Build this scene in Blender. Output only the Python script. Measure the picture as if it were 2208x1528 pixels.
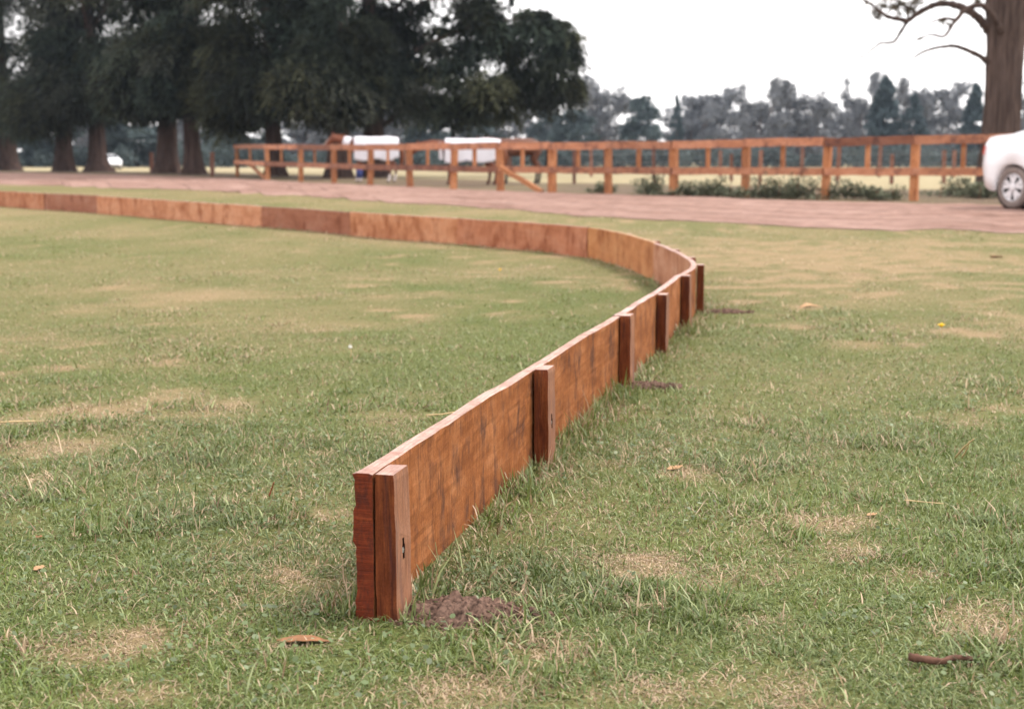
import bpy, bmesh, math, random
import numpy as np
from mathutils import Vector, Matrix

for o in list(bpy.data.objects):
    bpy.data.objects.remove(o)
SC = bpy.context.scene
COL = SC.collection
RNG = np.random.default_rng(7)
random.seed(7)
R = math.radians

# ------------------------------------------------------------------ camera, sky, sun, exposure
F, CAM_H = 3066.7, 0.9                     # focal length in pixels of the 2208 px wide photograph, eye height
PITCH = math.atan((764 - 331.6) / F)
cam = bpy.data.cameras.new('camera')
cam.lens, cam.sensor_width, cam.clip_end = 50, 36, 3000
cam.dof.use_dof = True
cam.dof.focus_distance = 3.25
cam.dof.aperture_fstop = 5.0
camo = bpy.data.objects.new('camera', cam)
COL.objects.link(camo)
camo.location = (0, 0, CAM_H)
camo.rotation_euler = (math.pi / 2 - PITCH, 0, 0)
SC.camera = camo

SUN_EL, SUN_AZ = R(55), R(72)              # azimuth clockwise from +Y: high on the right, a little ahead of the camera
world = bpy.data.worlds.new('World')
SC.world = world
world.use_nodes = True
wn, wl = world.node_tree.nodes, world.node_tree.links
sky = wn.new('ShaderNodeTexSky')
sky.sky_type = 'NISHITA'
sky.sun_disc = False
sky.sun_elevation, sky.sun_rotation = SUN_EL, SUN_AZ
sky.dust_density = 4.0
wmix = wn.new('ShaderNodeMixRGB')          # high overcast: an even white cloud sheet over the clear sky
wmix.inputs[0].default_value = 0.88
wl.new(sky.outputs[0], wmix.inputs[1])
wmix.inputs[2].default_value = (10.2, 9.9, 9.8, 1)
wl.new(wmix.outputs[0], wn['Background'].inputs[0])
wn['Background'].inputs[1].default_value = 0.1
sun = bpy.data.lights.new('sun', 'SUN')
sun.energy, sun.angle, sun.color = 1.5, R(14), (1.0, 0.94, 0.87)
suno = bpy.data.objects.new('sun', sun)
COL.objects.link(suno)
sd = Vector((math.sin(SUN_AZ) * math.cos(SUN_EL), math.cos(SUN_AZ) * math.cos(SUN_EL), math.sin(SUN_EL)))
suno.rotation_euler = sd.to_track_quat('Z', 'Y').to_euler()
suno.location = (0, 0, 30)
SC.view_settings.view_transform = 'Standard'
SC.view_settings.look = 'None'
SC.view_settings.exposure = 1.25
SC.view_settings.gamma = 1
SC.view_settings.use_curve_mapping = False
SC.render.engine = 'CYCLES'
SC.cycles.use_denoising = True
SC.cycles.max_bounces = 6
SC.cycles.diffuse_bounces = 3
SC.cycles.glossy_bounces = 2
SC.cycles.transmission_bounces = 3
SC.cycles.volume_bounces = 0
SC.cycles.sample_clamp_indirect = 4

# ------------------------------------------------------------------ helpers
def at(u, v, z=0.0):
    """the point at height z that the photograph shows at pixel (u, v)"""
    x, y = (u - 1104) / F, -(v - 764) / F
    dy = math.cos(PITCH) + y * math.sin(PITCH)
    dz = -math.sin(PITCH) + y * math.cos(PITCH)
    t = (z - CAM_H) / dz
    return Vector((x * t, dy * t, z))

def at_depth(u, v, Y):
    """the point Y metres ahead that the photograph shows at pixel (u, v)"""
    x, y = (u - 1104) / F, -(v - 764) / F
    dy = math.cos(PITCH) + y * math.sin(PITCH)
    dz = -math.sin(PITCH) + y * math.cos(PITCH)
    t = Y / dy
    return Vector((x * t, Y, CAM_H + dz * t))

def _hash(ix, iy, seed):
    n = (ix.astype(np.int64) * 374761393 + iy.astype(np.int64) * 668265263 + seed * 1442695041) & 0x7fffffff
    n = ((n ^ (n >> 13)) * 1274126177) & 0x7fffffff
    return ((n ^ (n >> 16)) & 0xffff) / 65535.0

def vnoise(x, y, seed=0):
    x, y = np.asarray(x, float), np.asarray(y, float)
    ix, iy = np.floor(x), np.floor(y)
    fx, fy = x - ix, y - iy
    fx, fy = fx * fx * (3 - 2 * fx), fy * fy * (3 - 2 * fy)
    a, b = _hash(ix, iy, seed), _hash(ix + 1, iy, seed)
    c, d = _hash(ix, iy + 1, seed), _hash(ix + 1, iy + 1, seed)
    return (a * (1 - fx) + b * fx) * (1 - fy) + (c * (1 - fx) + d * fx) * fy

def fbm(x, y, seed=0, octv=4):
    s, a, t = 0, .5, 0
    for k in range(octv):
        s = s + a * vnoise(x * 2 ** k + 13.7 * k, y * 2 ** k + 7.1 * k, seed + k)
        t += a
        a *= .5
    return s / t

def sstep(a, b, x):
    t = np.clip((np.asarray(x, float) - a) / (b - a), 0, 1)
    return t * t * (3 - 2 * t)

def terrain(x, y):
    x, y = np.asarray(x, float), np.asarray(y, float)
    z = -0.62 * sstep(58, 150, y)
    z = z + (fbm(x * .8, y * .8, 3, 3) - .5) * .03 * sstep(1, 8, y)
    return z

def tz(x, y):
    return float(terrain(np.array([x]), np.array([y]))[0])

def tag(o, label, cat, group=None, kind=None):
    if label: o['label'] = label
    if cat: o['category'] = cat
    if group: o['group'] = group
    if kind: o['kind'] = kind
    return o

def empty(name, loc=(0, 0, 0), rz=0.0, parent=None):
    o = bpy.data.objects.new(name, None)
    COL.objects.link(o)
    o.location, o.rotation_euler = loc, (0, 0, rz)
    o.empty_display_size = .1
    if parent: o.parent = parent
    return o

def build(name, V, Fc, mat, parent=None, col=None, smooth=False, uv=None, mats=None, midx=None):
    """one mesh object; Fc an (m,k) array or a list of faces; col (n,3) colour per vertex; uv (n,2) per vertex"""
    me = bpy.data.meshes.new(name)
    V = np.asarray(V, np.float32)
    if isinstance(Fc, np.ndarray):
        m, k = Fc.shape
        me.vertices.add(len(V))
        me.vertices.foreach_set('co', V.ravel())
        me.loops.add(m * k)
        me.loops.foreach_set('vertex_index', Fc.astype(np.int32).ravel())
        me.polygons.add(m)
        me.polygons.foreach_set('loop_start', np.arange(0, m * k, k, dtype=np.int32))
        me.polygons.foreach_set('loop_total', np.full(m, k, np.int32))
        me.update(calc_edges=True)
    else:
        me.from_pydata(V.tolist(), [], Fc)
        me.update()
    me.validate()
    if col is not None:
        a = me.attributes.new('Col', 'FLOAT_COLOR', 'POINT')
        c = np.ones((len(V), 4), np.float32)
        c[:, :3] = col
        a.data.foreach_set('color', c.ravel())
    if uv is not None:
        l = me.uv_layers.new(name='UVMap')
        vi = np.zeros(len(me.loops), np.int32)
        me.loops.foreach_get('vertex_index', vi)
        l.data.foreach_set('uv', np.asarray(uv, np.float32)[vi].ravel())
    for mt in (mats or [mat]):
        me.materials.append(mt)
    if midx is not None:
        me.polygons.foreach_set('material_index', np.asarray(midx, np.int32))
    if smooth:
        me.polygons.foreach_set('use_smooth', np.ones(len(me.polygons), bool))
    o = bpy.data.objects.new(name, me)
    COL.objects.link(o)
    if parent: o.parent = parent
    return o

def link_mesh(name, me, parent=None, loc=(0, 0, 0), rot=(0, 0, 0), sc=(1, 1, 1)):
    o = bpy.data.objects.new(name, me)
    COL.objects.link(o)
    o.location, o.rotation_euler, o.scale = loc, rot, sc
    if parent: o.parent = parent
    return o

def copy_tree(o, parent=None):
    c = o.copy()
    COL.objects.link(c)
    if parent is not None:
        c.parent = parent
    for ch in list(o.children):
        copy_tree(ch, c)
    return c

def tube(P, rad, n=8, rough=0.0, seed=0, cap=True):
    """swept tube along points P with radii rad -> verts, quads"""
    P = [Vector(p) for p in P]
    V, Fc = [], []
    rg = random.Random(seed)
    ref = Vector((0, 0, 1))
    d0 = (P[-1] - P[0]).normalized()
    if abs(d0.z) > .8: ref = Vector((1, 0, 0))
    for i, p in enumerate(P):
        d = (P[min(i + 1, len(P) - 1)] - P[max(i - 1, 0)]).normalized()
        a = d.cross(ref).normalized()
        b = d.cross(a).normalized()
        for k in range(n):
            t = 2 * math.pi * k / n
            r = rad[i] * (1 + rough * (rg.random() - .5))
            V.append(p + a * math.cos(t) * r + b * math.sin(t) * r)
    for i in range(len(P) - 1):
        for k in range(n):
            k2 = (k + 1) % n
            Fc.append((i * n + k, i * n + k2, (i + 1) * n + k2, (i + 1) * n + k))
    if cap:
        Fc.append(tuple(range(n - 1, -1, -1)))
        Fc.append(tuple((len(P) - 1) * n + k for k in range(n)))
    return [tuple(v) for v in V], Fc

def smooth_path(P, sub=5):
    """Catmull-Rom through points"""
    P = [np.array(p, float) for p in P]
    Q = [2 * P[0] - P[1]] + P + [2 * P[-1] - P[-2]]
    out = []
    for i in range(1, len(Q) - 2):
        for k in range(sub):
            t = k / sub
            out.append(.5 * (2 * Q[i] + (Q[i + 1] - Q[i - 1]) * t + (2 * Q[i - 1] - 5 * Q[i] + 4 * Q[i + 1] - Q[i + 2]) * t * t
                             + (3 * Q[i] - Q[i - 1] - 3 * Q[i + 1] + Q[i + 2]) * t ** 3))
    out.append(P[-1])
    return out

class MB:
    """collects boxes and tubes into one mesh"""
    def __init__(s): s.V, s.F = [], []
    def add(s, V, Fc):
        n = len(s.V)
        s.V += [tuple(v) for v in V]
        s.F += [tuple(i + n for i in f) for f in Fc]
        return s
    def box(s, c, d, M=None):
        V = [Vector((c[0] + sx * d[0] / 2, c[1] + sy * d[1] / 2, c[2] + sz * d[2] / 2)) for sx in (-1, 1) for sy in (-1, 1) for sz in (-1, 1)]
        if M is not None: V = [M @ v for v in V]
        return s.add(V, [(0, 1, 3, 2), (4, 6, 7, 5), (0, 4, 5, 1), (2, 3, 7, 6), (0, 2, 6, 4), (1, 5, 7, 3)])
    def out(s, name, mat, parent=None, smooth=False):
        return build(name, s.V, s.F, mat, parent, smooth=smooth)

# ------------------------------------------------------------------ materials
def new_mat(name, rough=.8, spec=.3):
    m = bpy.data.materials.new(name)
    m.use_nodes = True
    b = m.node_tree.nodes['Principled BSDF']
    b.inputs['Roughness'].default_value = rough
    b.inputs['Specular IOR Level'].default_value = spec
    return m, m.node_tree.nodes, m.node_tree.links, b

def N(nd, kind, **kw):
    n = nd.new('ShaderNode' + kind)
    for k, v in kw.items():
        if k.startswith('i_'):
            n.inputs[int(k[2:])].default_value = v
        else:
            setattr(n, k, v)
    return n

def ramp(nd, stops):
    r = nd.new('ShaderNodeValToRGB')
    e = r.color_ramp.elements
    while len(e) < len(stops): e.new(.5)
    for el, (p, c) in zip(e, stops):
        el.position = p
        el.color = (*c, 1) if len(c) == 3 else c
    return r

def noise(nd, lk, vec, scale, detail=4, rough=.6):
    n = nd.new('ShaderNodeTexNoise')
    n.inputs['Scale'].default_value = scale
    n.inputs['Detail'].default_value = detail
    n.inputs['Roughness'].default_value = rough
    if vec is not None: lk.new(vec, n.inputs['Vector'])
    return n

def mapping(nd, lk, vec, sc):
    m = nd.new('ShaderNodeMapping')
    m.inputs['Scale'].default_value = sc
    lk.new(vec, m.inputs['Vector'])
    return m.outputs[0]

def mixc(nd, lk, fac, a, b, mode='MIX'):
    m = nd.new('ShaderNodeMixRGB')
    m.blend_type = mode
    for s, val in ((0, fac), (1, a), (2, b)):
        if isinstance(val, (int, float)): m.inputs[s].default_value = val
        elif isinstance(val, tuple): m.inputs[s].default_value = (*val, 1) if len(val) == 3 else val
        else: lk.new(val, m.inputs[s])
    return m.outputs[0]

def bump(nd, lk, b, h, strength=.3, dist=.01):
    n = nd.new('ShaderNodeBump')
    n.inputs['Strength'].default_value = strength
    n.inputs['Distance'].default_value = dist
    lk.new(h, n.inputs['Height'])
    lk.new(n.outputs[0], b.inputs['Normal'])

def leaf_mat(name, trans=.35, rough=.65, spec=.25):
    m, nd, lk, b = new_mat(name, rough, spec)
    a = N(nd, 'Attribute', attribute_name='Col')
    lk.new(a.outputs['Color'], b.inputs['Base Color'])
    t = nd.new('ShaderNodeBsdfTranslucent')
    lk.new(a.outputs['Color'], t.inputs[0])
    mx = N(nd, 'MixShader', i_0=trans)
    lk.new(b.outputs[0], mx.inputs[1])
    lk.new(t.outputs[0], mx.inputs[2])
    lk.new(mx.outputs[0], nd['Material Output'].inputs[0])
    return m

def col_mat(name, rough=.7, spec=.3):
    m, nd, lk, b = new_mat(name, rough, spec)
    a = N(nd, 'Attribute', attribute_name='Col')
    tc = nd.new('ShaderNodeTexCoord')
    n = noise(nd, lk, tc.outputs['Object'], 9, 4)
    r = ramp(nd, [(.3, (.8, .8, .8)), (.7, (1.15, 1.15, 1.15))])
    lk.new(n.outputs[0], r.inputs[0])
    lk.new(mixc(nd, lk, 1.0, a.outputs['Color'], r.outputs[0], 'MULTIPLY'), b.inputs['Base Color'])
    return m

def flat_mat(name, c, rough=.6, spec=.4, metal=0.0, coat=0.0, var=.12, sc=14):
    m, nd, lk, b = new_mat(name, rough, spec)
    tc = nd.new('ShaderNodeTexCoord')
    n = noise(nd, lk, tc.outputs['Object'], sc, 5)
    r = ramp(nd, [(.3, tuple(x * (1 - var) for x in c)), (.7, tuple(min(1, x * (1 + var)) for x in c))])
    lk.new(n.outputs[0], r.inputs[0])
    lk.new(r.outputs[0], b.inputs['Base Color'])
    b.inputs['Metallic'].default_value = metal
    b.inputs['Coat Weight'].default_value = coat
    return m

def ground_mat():
    m, nd, lk, b = new_mat('field_ground', .95, .1)
    tc = nd.new('ShaderNodeTexCoord')
    P = tc.outputs['Object']
    dry = N(nd, 'Attribute', attribute_name='dry').outputs['Fac']
    dirt = N(nd, 'Attribute', attribute_name='dirt').outputs['Fac']
    straw = N(nd, 'Attribute', attribute_name='straw').outputs['Fac']
    n1 = noise(nd, lk, P, 7, 6, .7)
    n2 = noise(nd, lk, P, 60, 5, .7)
    n3 = noise(nd, lk, P, 1.3, 4)
    n4 = noise(nd, lk, mapping(nd, lk, P, (1, .55, 1)), 230, 4, .8)
    green = ramp(nd, [(.3, (.024, .034, .010)), (.5, (.088, .104, .030)), (.66, (.18, .19, .072))])
    mm = N(nd, 'Math', operation='MULTIPLY_ADD', i_1=.62)
    m2 = N(nd, 'Math', operation='MULTIPLY', i_1=.38)
    lk.new(n2.outputs[0], m2.inputs[0])
    lk.new(n4.outputs[0], mm.inputs[0])
    lk.new(m2.outputs[0], mm.inputs[2])
    lk.new(mm.outputs[0], green.inputs[0])
    thatch = ramp(nd, [(.28, (.13, .090, .048)), (.5, (.25, .180, .098)), (.75, (.36, .265, .165))])
    lk.new(mm.outputs[0], thatch.inputs[0])
    ad = N(nd, 'Math', operation='MULTIPLY_ADD', i_1=.55, i_2=-.27)
    lk.new(n1.outputs[0], ad.inputs[0])
    su = N(nd, 'Math', operation='ADD', use_clamp=True)
    lk.new(ad.outputs[0], su.inputs[0])
    lk.new(dry, su.inputs[1])
    c = mixc(nd, lk, su.outputs[0], green.outputs[0], thatch.outputs[0])
    earth = ramp(nd, [(.3, (.085, .060, .042)), (.7, (.155, .112, .08))])
    lk.new(n1.outputs[0], earth.inputs[0])
    c = mixc(nd, lk, dirt, c, earth.outputs[0])
    pale = ramp(nd, [(.3, (.25, .205, .115)), (.7, (.35, .295, .185))])
    lk.new(n3.outputs[0], pale.inputs[0])
    c = mixc(nd, lk, straw, c, pale.outputs[0])
    lk.new(c, b.inputs['Base Color'])
    bump(nd, lk, b, n2.outputs[0], .6, .02)
    return m

def track_mat():
    m, nd, lk, b = new_mat('track_gravel', .95, .1)
    uv = nd.new('ShaderNodeUVMap').outputs[0]
    a = noise(nd, lk, mapping(nd, lk, uv, (.16, 1.5, 1)), 1.6, 8, .72)
    tc = nd.new('ShaderNodeTexCoord')
    f = noise(nd, lk, tc.outputs['Object'], 4, 8, .75)
    r = ramp(nd, [(.3, (.14, .078, .058)), (.46, (.285, .170, .135)), (.62, (.41, .27, .225))])
    lk.new(a.outputs[0], r.inputs[0])
    r2 = ramp(nd, [(.34, (.60, .58, .57)), (.52, (.95, .95, .95)), (.66, (1.15, 1.15, 1.15))])
    lk.new(f.outputs[0], r2.inputs[0])
    lk.new(mixc(nd, lk, 1., r.outputs[0], r2.outputs[0], 'MULTIPLY'), b.inputs['Base Color'])
    bump(nd, lk, b, f.outputs[0], 1.0, .09)
    return m

def wood_mat(name, lo, mid, hi, stain, sx=2.2, sy=5.0, rnd=.35, grain_axis='Y', spec=.25):
    """sawn hardwood: broad stains and fine vertical saw grain in the board's own UV metres"""
    m, nd, lk, b = new_mat(name, .85, spec)
    uv = nd.new('ShaderNodeUVMap').outputs[0]
    oi = nd.new('ShaderNodeObjectInfo')
    va = nd.new('ShaderNodeVectorMath')
    va.operation = 'ADD'
    lk.new(uv, va.inputs[0])
    sc = nd.new('ShaderNodeVectorMath')
    sc.operation = 'SCALE'
    sc.inputs[0].default_value = (17, 31, 0)
    lk.new(oi.outputs['Random'], sc.inputs['Scale'])
    lk.new(sc.outputs[0], va.inputs[1])
    P = va.outputs[0]
    big = noise(nd, lk, mapping(nd, lk, P, (sx, sy, 1)), 1.6, 8, .72)
    st = noise(nd, lk, mapping(nd, lk, P, (sx * 2.2, sy * .5, 1)), 1.7, 6, .7)
    g = noise(nd, lk, mapping(nd, lk, P, (150, 9, 1) if grain_axis == 'Y' else (9, 150, 1)), 1.0, 4, .7)
    fine = noise(nd, lk, P, 190, 3, .7)
    r = ramp(nd, [(.28, lo), (.5, mid), (.74, hi)])
    lk.new(big.outputs[0], r.inputs[0])
    sr = ramp(nd, [(.5, (0, 0, 0)), (.63, (.9, .9, .9))])
    lk.new(st.outputs[0], sr.inputs[0])
    c = mixc(nd, lk, sr.outputs[0], r.outputs[0], stain)
    gr = ramp(nd, [(.3, (.58, .55, .55)), (.55, (1.05, 1.05, 1.05)), (.78, (1.45, 1.42, 1.36))])
    lk.new(g.outputs[0], gr.inputs[0])
    c = mixc(nd, lk, .85, c, gr.outputs[0], 'MULTIPLY')
    fr = ramp(nd, [(.35, (.85, .85, .85)), (.65, (1.12, 1.12, 1.12))])
    lk.new(fine.outputs[0], fr.inputs[0])
    c = mixc(nd, lk, .8, c, fr.outputs[0], 'MULTIPLY')
    c = mixc(nd, lk, 1., c, oi.outputs['Color'], 'MULTIPLY')
    rnd = rnd if 'plank' not in name else .0
    rr = ramp(nd, [(0, (1 - rnd, 1 - rnd * 1.05, 1 - rnd * .95)), (.3, (1 - .3 * rnd, 1 - .3 * rnd, 1 - .25 * rnd)), (.65, (1, 1, 1)), (1, (1 + .6 * rnd, 1 + .6 * rnd, 1 + .6 * rnd))])
    lk.new(oi.outputs['Random'], rr.inputs[0])
    c = mixc(nd, lk, 1., c, rr.outputs[0], 'MULTIPLY')
    lk.new(c, b.inputs['Base Color'])
    bump(nd, lk, b, g.outputs[0], .6, .006)
    return m

def bark_mat(name, dark, lite, sc=1.0):
    m, nd, lk, b = new_mat(name, .95, .1)
    tc = nd.new('ShaderNodeTexCoord')
    P = tc.outputs['Object']
    a = noise(nd, lk, mapping(nd, lk, P, (9 * sc, 9 * sc, .55 * sc)), 1.0, 6, .7)
    f = noise(nd, lk, mapping(nd, lk, P, (1, 1, .3)), 1.6 * sc, 5, .6)
    r = ramp(nd, [(.33, dark), (.68, lite)])
    lk.new(a.outputs[0], r.inputs[0])
    r2 = ramp(nd, [(.3, (.7, .7, .7)), (.7, (1.2, 1.2, 1.2))])
    lk.new(f.outputs[0], r2.inputs[0])
    lk.new(mixc(nd, lk, 1., r.outputs[0], r2.outputs[0], 'MULTIPLY'), b.inputs['Base Color'])
    bump(nd, lk, b, a.outputs[0], .9, .06)
    return m

M = {
    'ground': ground_mat(),
    'track': track_mat(),
    'grass': leaf_mat('grass_blades', .3, .5, .5),
    'foliage': leaf_mat('tree_foliage', .15, .85, .05),
    'plank': wood_mat('sawn_plank', (.125, .038, .013), (.25, .090, .031), (.37, .160, .070), (.095, .042, .026), 3.2, 6.0, spec=.08),
    'plank_in': wood_mat('sawn_plank_field_side', (.29, .105, .045), (.42, .19, .105), (.50, .28, .18), (.23, .075, .03), 1.5, 3.2),
    'edge': wood_mat('weathered_skylit_plank_top', (.28, .165, .13), (.41, .275, .23), (.50, .37, .325), (.29, .16, .125), 3, 8, .15, 'X'),  # tops: weathered wood, with pale skylight also put into the colour
    'endgrain': wood_mat('end_grain', (.07, .011, .003), (.135, .022, .006), (.20, .042, .012), (.07, .015, .008), 20, 25, .1, 'X'),
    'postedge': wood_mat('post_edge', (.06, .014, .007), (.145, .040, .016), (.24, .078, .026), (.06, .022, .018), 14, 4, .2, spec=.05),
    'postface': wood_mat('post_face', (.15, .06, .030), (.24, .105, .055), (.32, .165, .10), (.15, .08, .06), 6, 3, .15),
    'rail': wood_mat('fence_rail_wood', (.25, .098, .050), (.38, .165, .092), (.48, .245, .155), (.16, .07, .05), 1.0, 3, .5, 'X'),
    'railpost': wood_mat('fence_post_wood', (.25, .085, .03), (.38, .16, .07), (.47, .24, .125), (.2, .07, .03), 4, 1.6, .35),
    'oldpost': wood_mat('old_post_wood', (.14, .06, .04), (.22, .10, .066), (.28, .15, .11), (.12, .06, .05), 4, 1.6, .5),
    'bark_dark': bark_mat('dark_bark', (.026, .016, .015), (.115, .076, .063)),
    'bark_old': bark_mat('fissured_bark', (.035, .022, .018), (.15, .105, .088), 1.3),
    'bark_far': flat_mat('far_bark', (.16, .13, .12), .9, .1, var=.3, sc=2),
    'soil': flat_mat('dry_soil', (.12, .074, .056), .97, .1, var=.8, sc=110),
    'steel': flat_mat('galvanised_bolt', (.55, .55, .56), .4, .5, .9),
    'hole': flat_mat('dark_hole', (.02, .008, .006), .9, .1),
    'paint': flat_mat('white_car_paint', (.76, .76, .79), .28, .5, coat=.6, var=.02),
    'glass': flat_mat('car_glass', (.02, .025, .03), .06, .6),
    'rubber': flat_mat('dusty_tyre', (.19, .15, .135), .9, .2, var=.25),
    'well': flat_mat('wheel_well', (.02, .015, .018), .95, .1),
    'alloy': flat_mat('alloy_rim', (.62, .60, .62), .38, .5, .35),
    'red': flat_mat('tail_light', (.55, .06, .03), .2, .5),
    'black': flat_mat('black_plastic', (.02, .02, .02), .6, .3),
    'lamp': flat_mat('headlight_glass', (.6, .6, .62), .1, .5),
    'hide': col_mat('horse_coat', .6, .3),
    'rug': flat_mat('white_rug', (.62, .60, .64), .85, .2, var=.06, sc=5),
    'hair': flat_mat('horse_hair', (.03, .015, .012), .7, .3),
    'chestnut_hair': flat_mat('chestnut_hair', (.16, .05, .02), .7, .3),
    'wrap': flat_mat('blue_wrap', (.06, .08, .24), .9, .2),
    'wire': flat_mat('fence_wire', (.2, .19, .19), .6, .4, .5),
    'leaf_brown': flat_mat('fallen_leaf_brown', (.22, .105, .05), .8, .2, var=.3, sc=60),
    'leaf_pale': flat_mat('fallen_leaf_pale', (.40, .24, .13), .8, .2, var=.2, sc=60),
    'stick': flat_mat('stick_bark', (.10, .05, .034), .9, .2, var=.5, sc=50),
    'redstalk': flat_mat('red_stalk', (.22, .05, .025), .8, .2),
    'petal': flat_mat('yellow_petals', (.8, .5, .02), .7, .2),
    'fluff': flat_mat('seed_head', (.8, .8, .76), .9, .1),
    'strawstalk': flat_mat('straw_stalk', (.55, .40, .22), .85, .2),
}

# ------------------------------------------------------------------ the board line (outer face), from front end round the turn
ztop_near = [.289, .279, .276, .272, .268, .265]
near = [(802, 1024), (1153, 796), (1332, 685), (1413, 635), (1469, 596), (1503, 573)]
far = [(1480, 552), (1440, 533), (1400, 518), (1340, 502), (1268, 490), (1100, 478), (958, 469), (750, 456), (550, 443), (355, 431), (205, 422), (92, 417), (0, 412)]
pp = [at(u, v, z) for (u, v), z in zip(near, ztop_near)] + [at(u, v, .263) for u, v in far]
pp.append(pp[-1] + (pp[-1] - pp[-3]).normalized() * 4)
zz = [p.z for p in pp]
raw = np.array(smooth_path([(p.x, p.y, p.z) for p in pp], 24))
seg = np.r_[0, np.cumsum(np.hypot(*np.diff(raw[:, :2], axis=0).T))]
S_ALL = np.arange(0, seg[-1], .05)
PX, PY, PZ = (np.interp(S_ALL, seg, raw[:, k]) for k in range(3))
def _sm(a, w):
    k = np.hanning(w); k /= k.sum()
    ap = np.r_[2 * a[0] - a[1:w][::-1], a, 2 * a[-1] - a[-w:-1][::-1]]
    return np.convolve(ap, k, 'same')[w - 1:-(w - 1)]
PX, PY = _sm(PX, 21), _sm(PY, 21)
TX, TY = np.gradient(PX, S_ALL), np.gradient(PY, S_ALL)
_l = np.hypot(TX, TY); TX, TY = TX / _l, TY / _l
def path(s):
    """outer-face point, tangent, outward normal and top height at arc length s"""
    x, y, z = np.interp(s, S_ALL, PX), np.interp(s, S_ALL, PY), np.interp(s, S_ALL, PZ)
    tx, ty = np.interp(s, S_ALL, TX), np.interp(s, S_ALL, TY)
    return x, y, z, tx, ty, ty, -tx

def path_dist(x, y):
    """signed distance from the outer face (positive outside) and arc length of the nearest point"""
    d, s = np.empty(len(x)), np.empty(len(x))
    P = np.c_[PX, PY][::2]
    for a in range(0, len(x), 20000):
        q = np.c_[x[a:a + 20000], y[a:a + 20000]]
        D2 = (q[:, None, 0] - P[None, :, 0]) ** 2 + (q[:, None, 1] - P[None, :, 1]) ** 2
        i = D2.argmin(1) * 2
        dx, dy = q[:, 0] - PX[i], q[:, 1] - PY[i]
        d[a:a + 20000] = dx * TY[i] - dy * TX[i]
        along = dx * TX[i] + dy * TY[i]
        s[a:a + 20000] = S_ALL[i] + along
    return d, s

# ------------------------------------------------------------------ ground
near_edge = [at(u, v) for u, v in [(-700, 384), (-300, 389), (0, 398), (250, 405), (500, 415), (900, 440), (1150, 458), (1400, 475), (1800, 491), (2208, 503), (2700, 520)]]
far_edge = [at(u, v) for u, v in [(-700, 362), (-300, 366), (0, 371), (250, 377), (500, 385), (700, 395), (1100, 412), (1400, 422), (1700, 432), (2208, 443), (2800, 458)]]
def edge_line(E):
    p = np.array(smooth_path([(e.x, e.y, 0) for e in E], 20))[:, :2]
    s = np.r_[0, np.cumsum(np.hypot(*np.diff(p, axis=0).T))]
    return p, s / s[-1]
NE, NS = edge_line(near_edge)
FE, FS = edge_line(far_edge)
tt = np.linspace(0, 1, 700)
NL = np.c_[np.interp(tt, NS, NE[:, 0]), np.interp(tt, NS, NE[:, 1])]
FL = np.c_[np.interp(tt, FS, FE[:, 0]), np.interp(tt, FS, FE[:, 1])]
rag = lambda s, sd: (fbm(s * 90, s * 0 + sd, sd, 4) - .5)
NL[:, 1] += rag(tt, 21) * 1.7
FL[:, 1] += rag(tt, 22) * 1.4

def in_track(x, y, m=0.0):
    """inside the track, by the y of its two edges at x"""
    oN, oF = np.argsort(NL[:, 0]), np.argsort(FL[:, 0])
    return (y > np.interp(x, NL[oN, 0], NL[oN, 1]) - m) & (y < np.interp(x, FL[oF, 0], FL[oF, 1]) + m)

DRY = [(200, 890, 250, 26, .9), (110, 965, 160, 26, .75), (50, 1040, 80, 26, .8), (200, 1385, 100, 35, .9), (650, 1385, 90, 16, .8), (60, 738, 150, 26, .5),
       (530, 583, 80, 10, .5), (880, 600, 90, 10, .5), (420, 640, 260, 20, .3), (1000, 640, 200, 12, .25), (1750, 555, 560, 46, .95), (2000, 525, 300, 16, .8), (1560, 520, 160, 12, .8), (2020, 610, 200, 40, .5), (2190, 690, 80, 60, .7), (1740, 655, 80, 10, .7), (1500, 545, 160, 16, .6),
       (1790, 1125, 110, 24, .75), (1830, 1182, 80, 20, .7), (2100, 1350, 110, 40, .8), (1500, 1500, 210, 45, .9), (1180, 1400, 110, 30, .75), (1290, 1005, 80, 18, .6), (1640, 1345, 80, 20, .6),
       (1860, 745, 90, 12, .5), (2060, 905, 60, 20, .5), (1000, 1500, 160, 40, .6), (300, 1500, 200, 30, .5), (1350, 1200, 90, 20, .35), (1600, 1240, 120, 20, .3), (880, 905, 90, 14, .3), (1990, 1240, 120, 20, .4), (700, 700, 160, 12, .25), (1480, 1030, 60, 14, .4)]
DRYW = []
for u, v, ru, rv, k in DRY:
    a, b_, c_ = at(u, v), at(u + ru, v), at(u, v - rv)
    DRYW.append((a.x, a.y, (b_ - a).length, max(.04, c_.y - a.y), k if v < 700 or k < .46 else max(.46, k * .84)))
def dryness(x, y):
    d = .05 + .21 * sstep(4, 10, y) + .20 * sstep(10, 18, y)
    d = d + (fbm(x * .9, y * .55, 11, 4) - .5) * (.55 + .35 * sstep(4, 9, y)) + (fbm(x * 5, y * 3.5, 12, 3) - .5) * .42
    wob = 1 + (fbm(x * 4, y * 4, 15, 4) - .5) * 2.6
    brk = np.clip(2.4 * fbm(x * 9, y * 7, 16, 4) - .25, .15, 1.25)
    for cx, cy, rx, ry, k in DRYW:
        r = np.sqrt(((x - cx) / rx) ** 2 + ((y - cy) / ry) ** 2) * wob
        d = np.maximum(d, brk * k * sstep(1.4, .3, r)) if k > .45 else d + k * sstep(1.3, .3, r)
    return np.clip(d, 0, 1)

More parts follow.
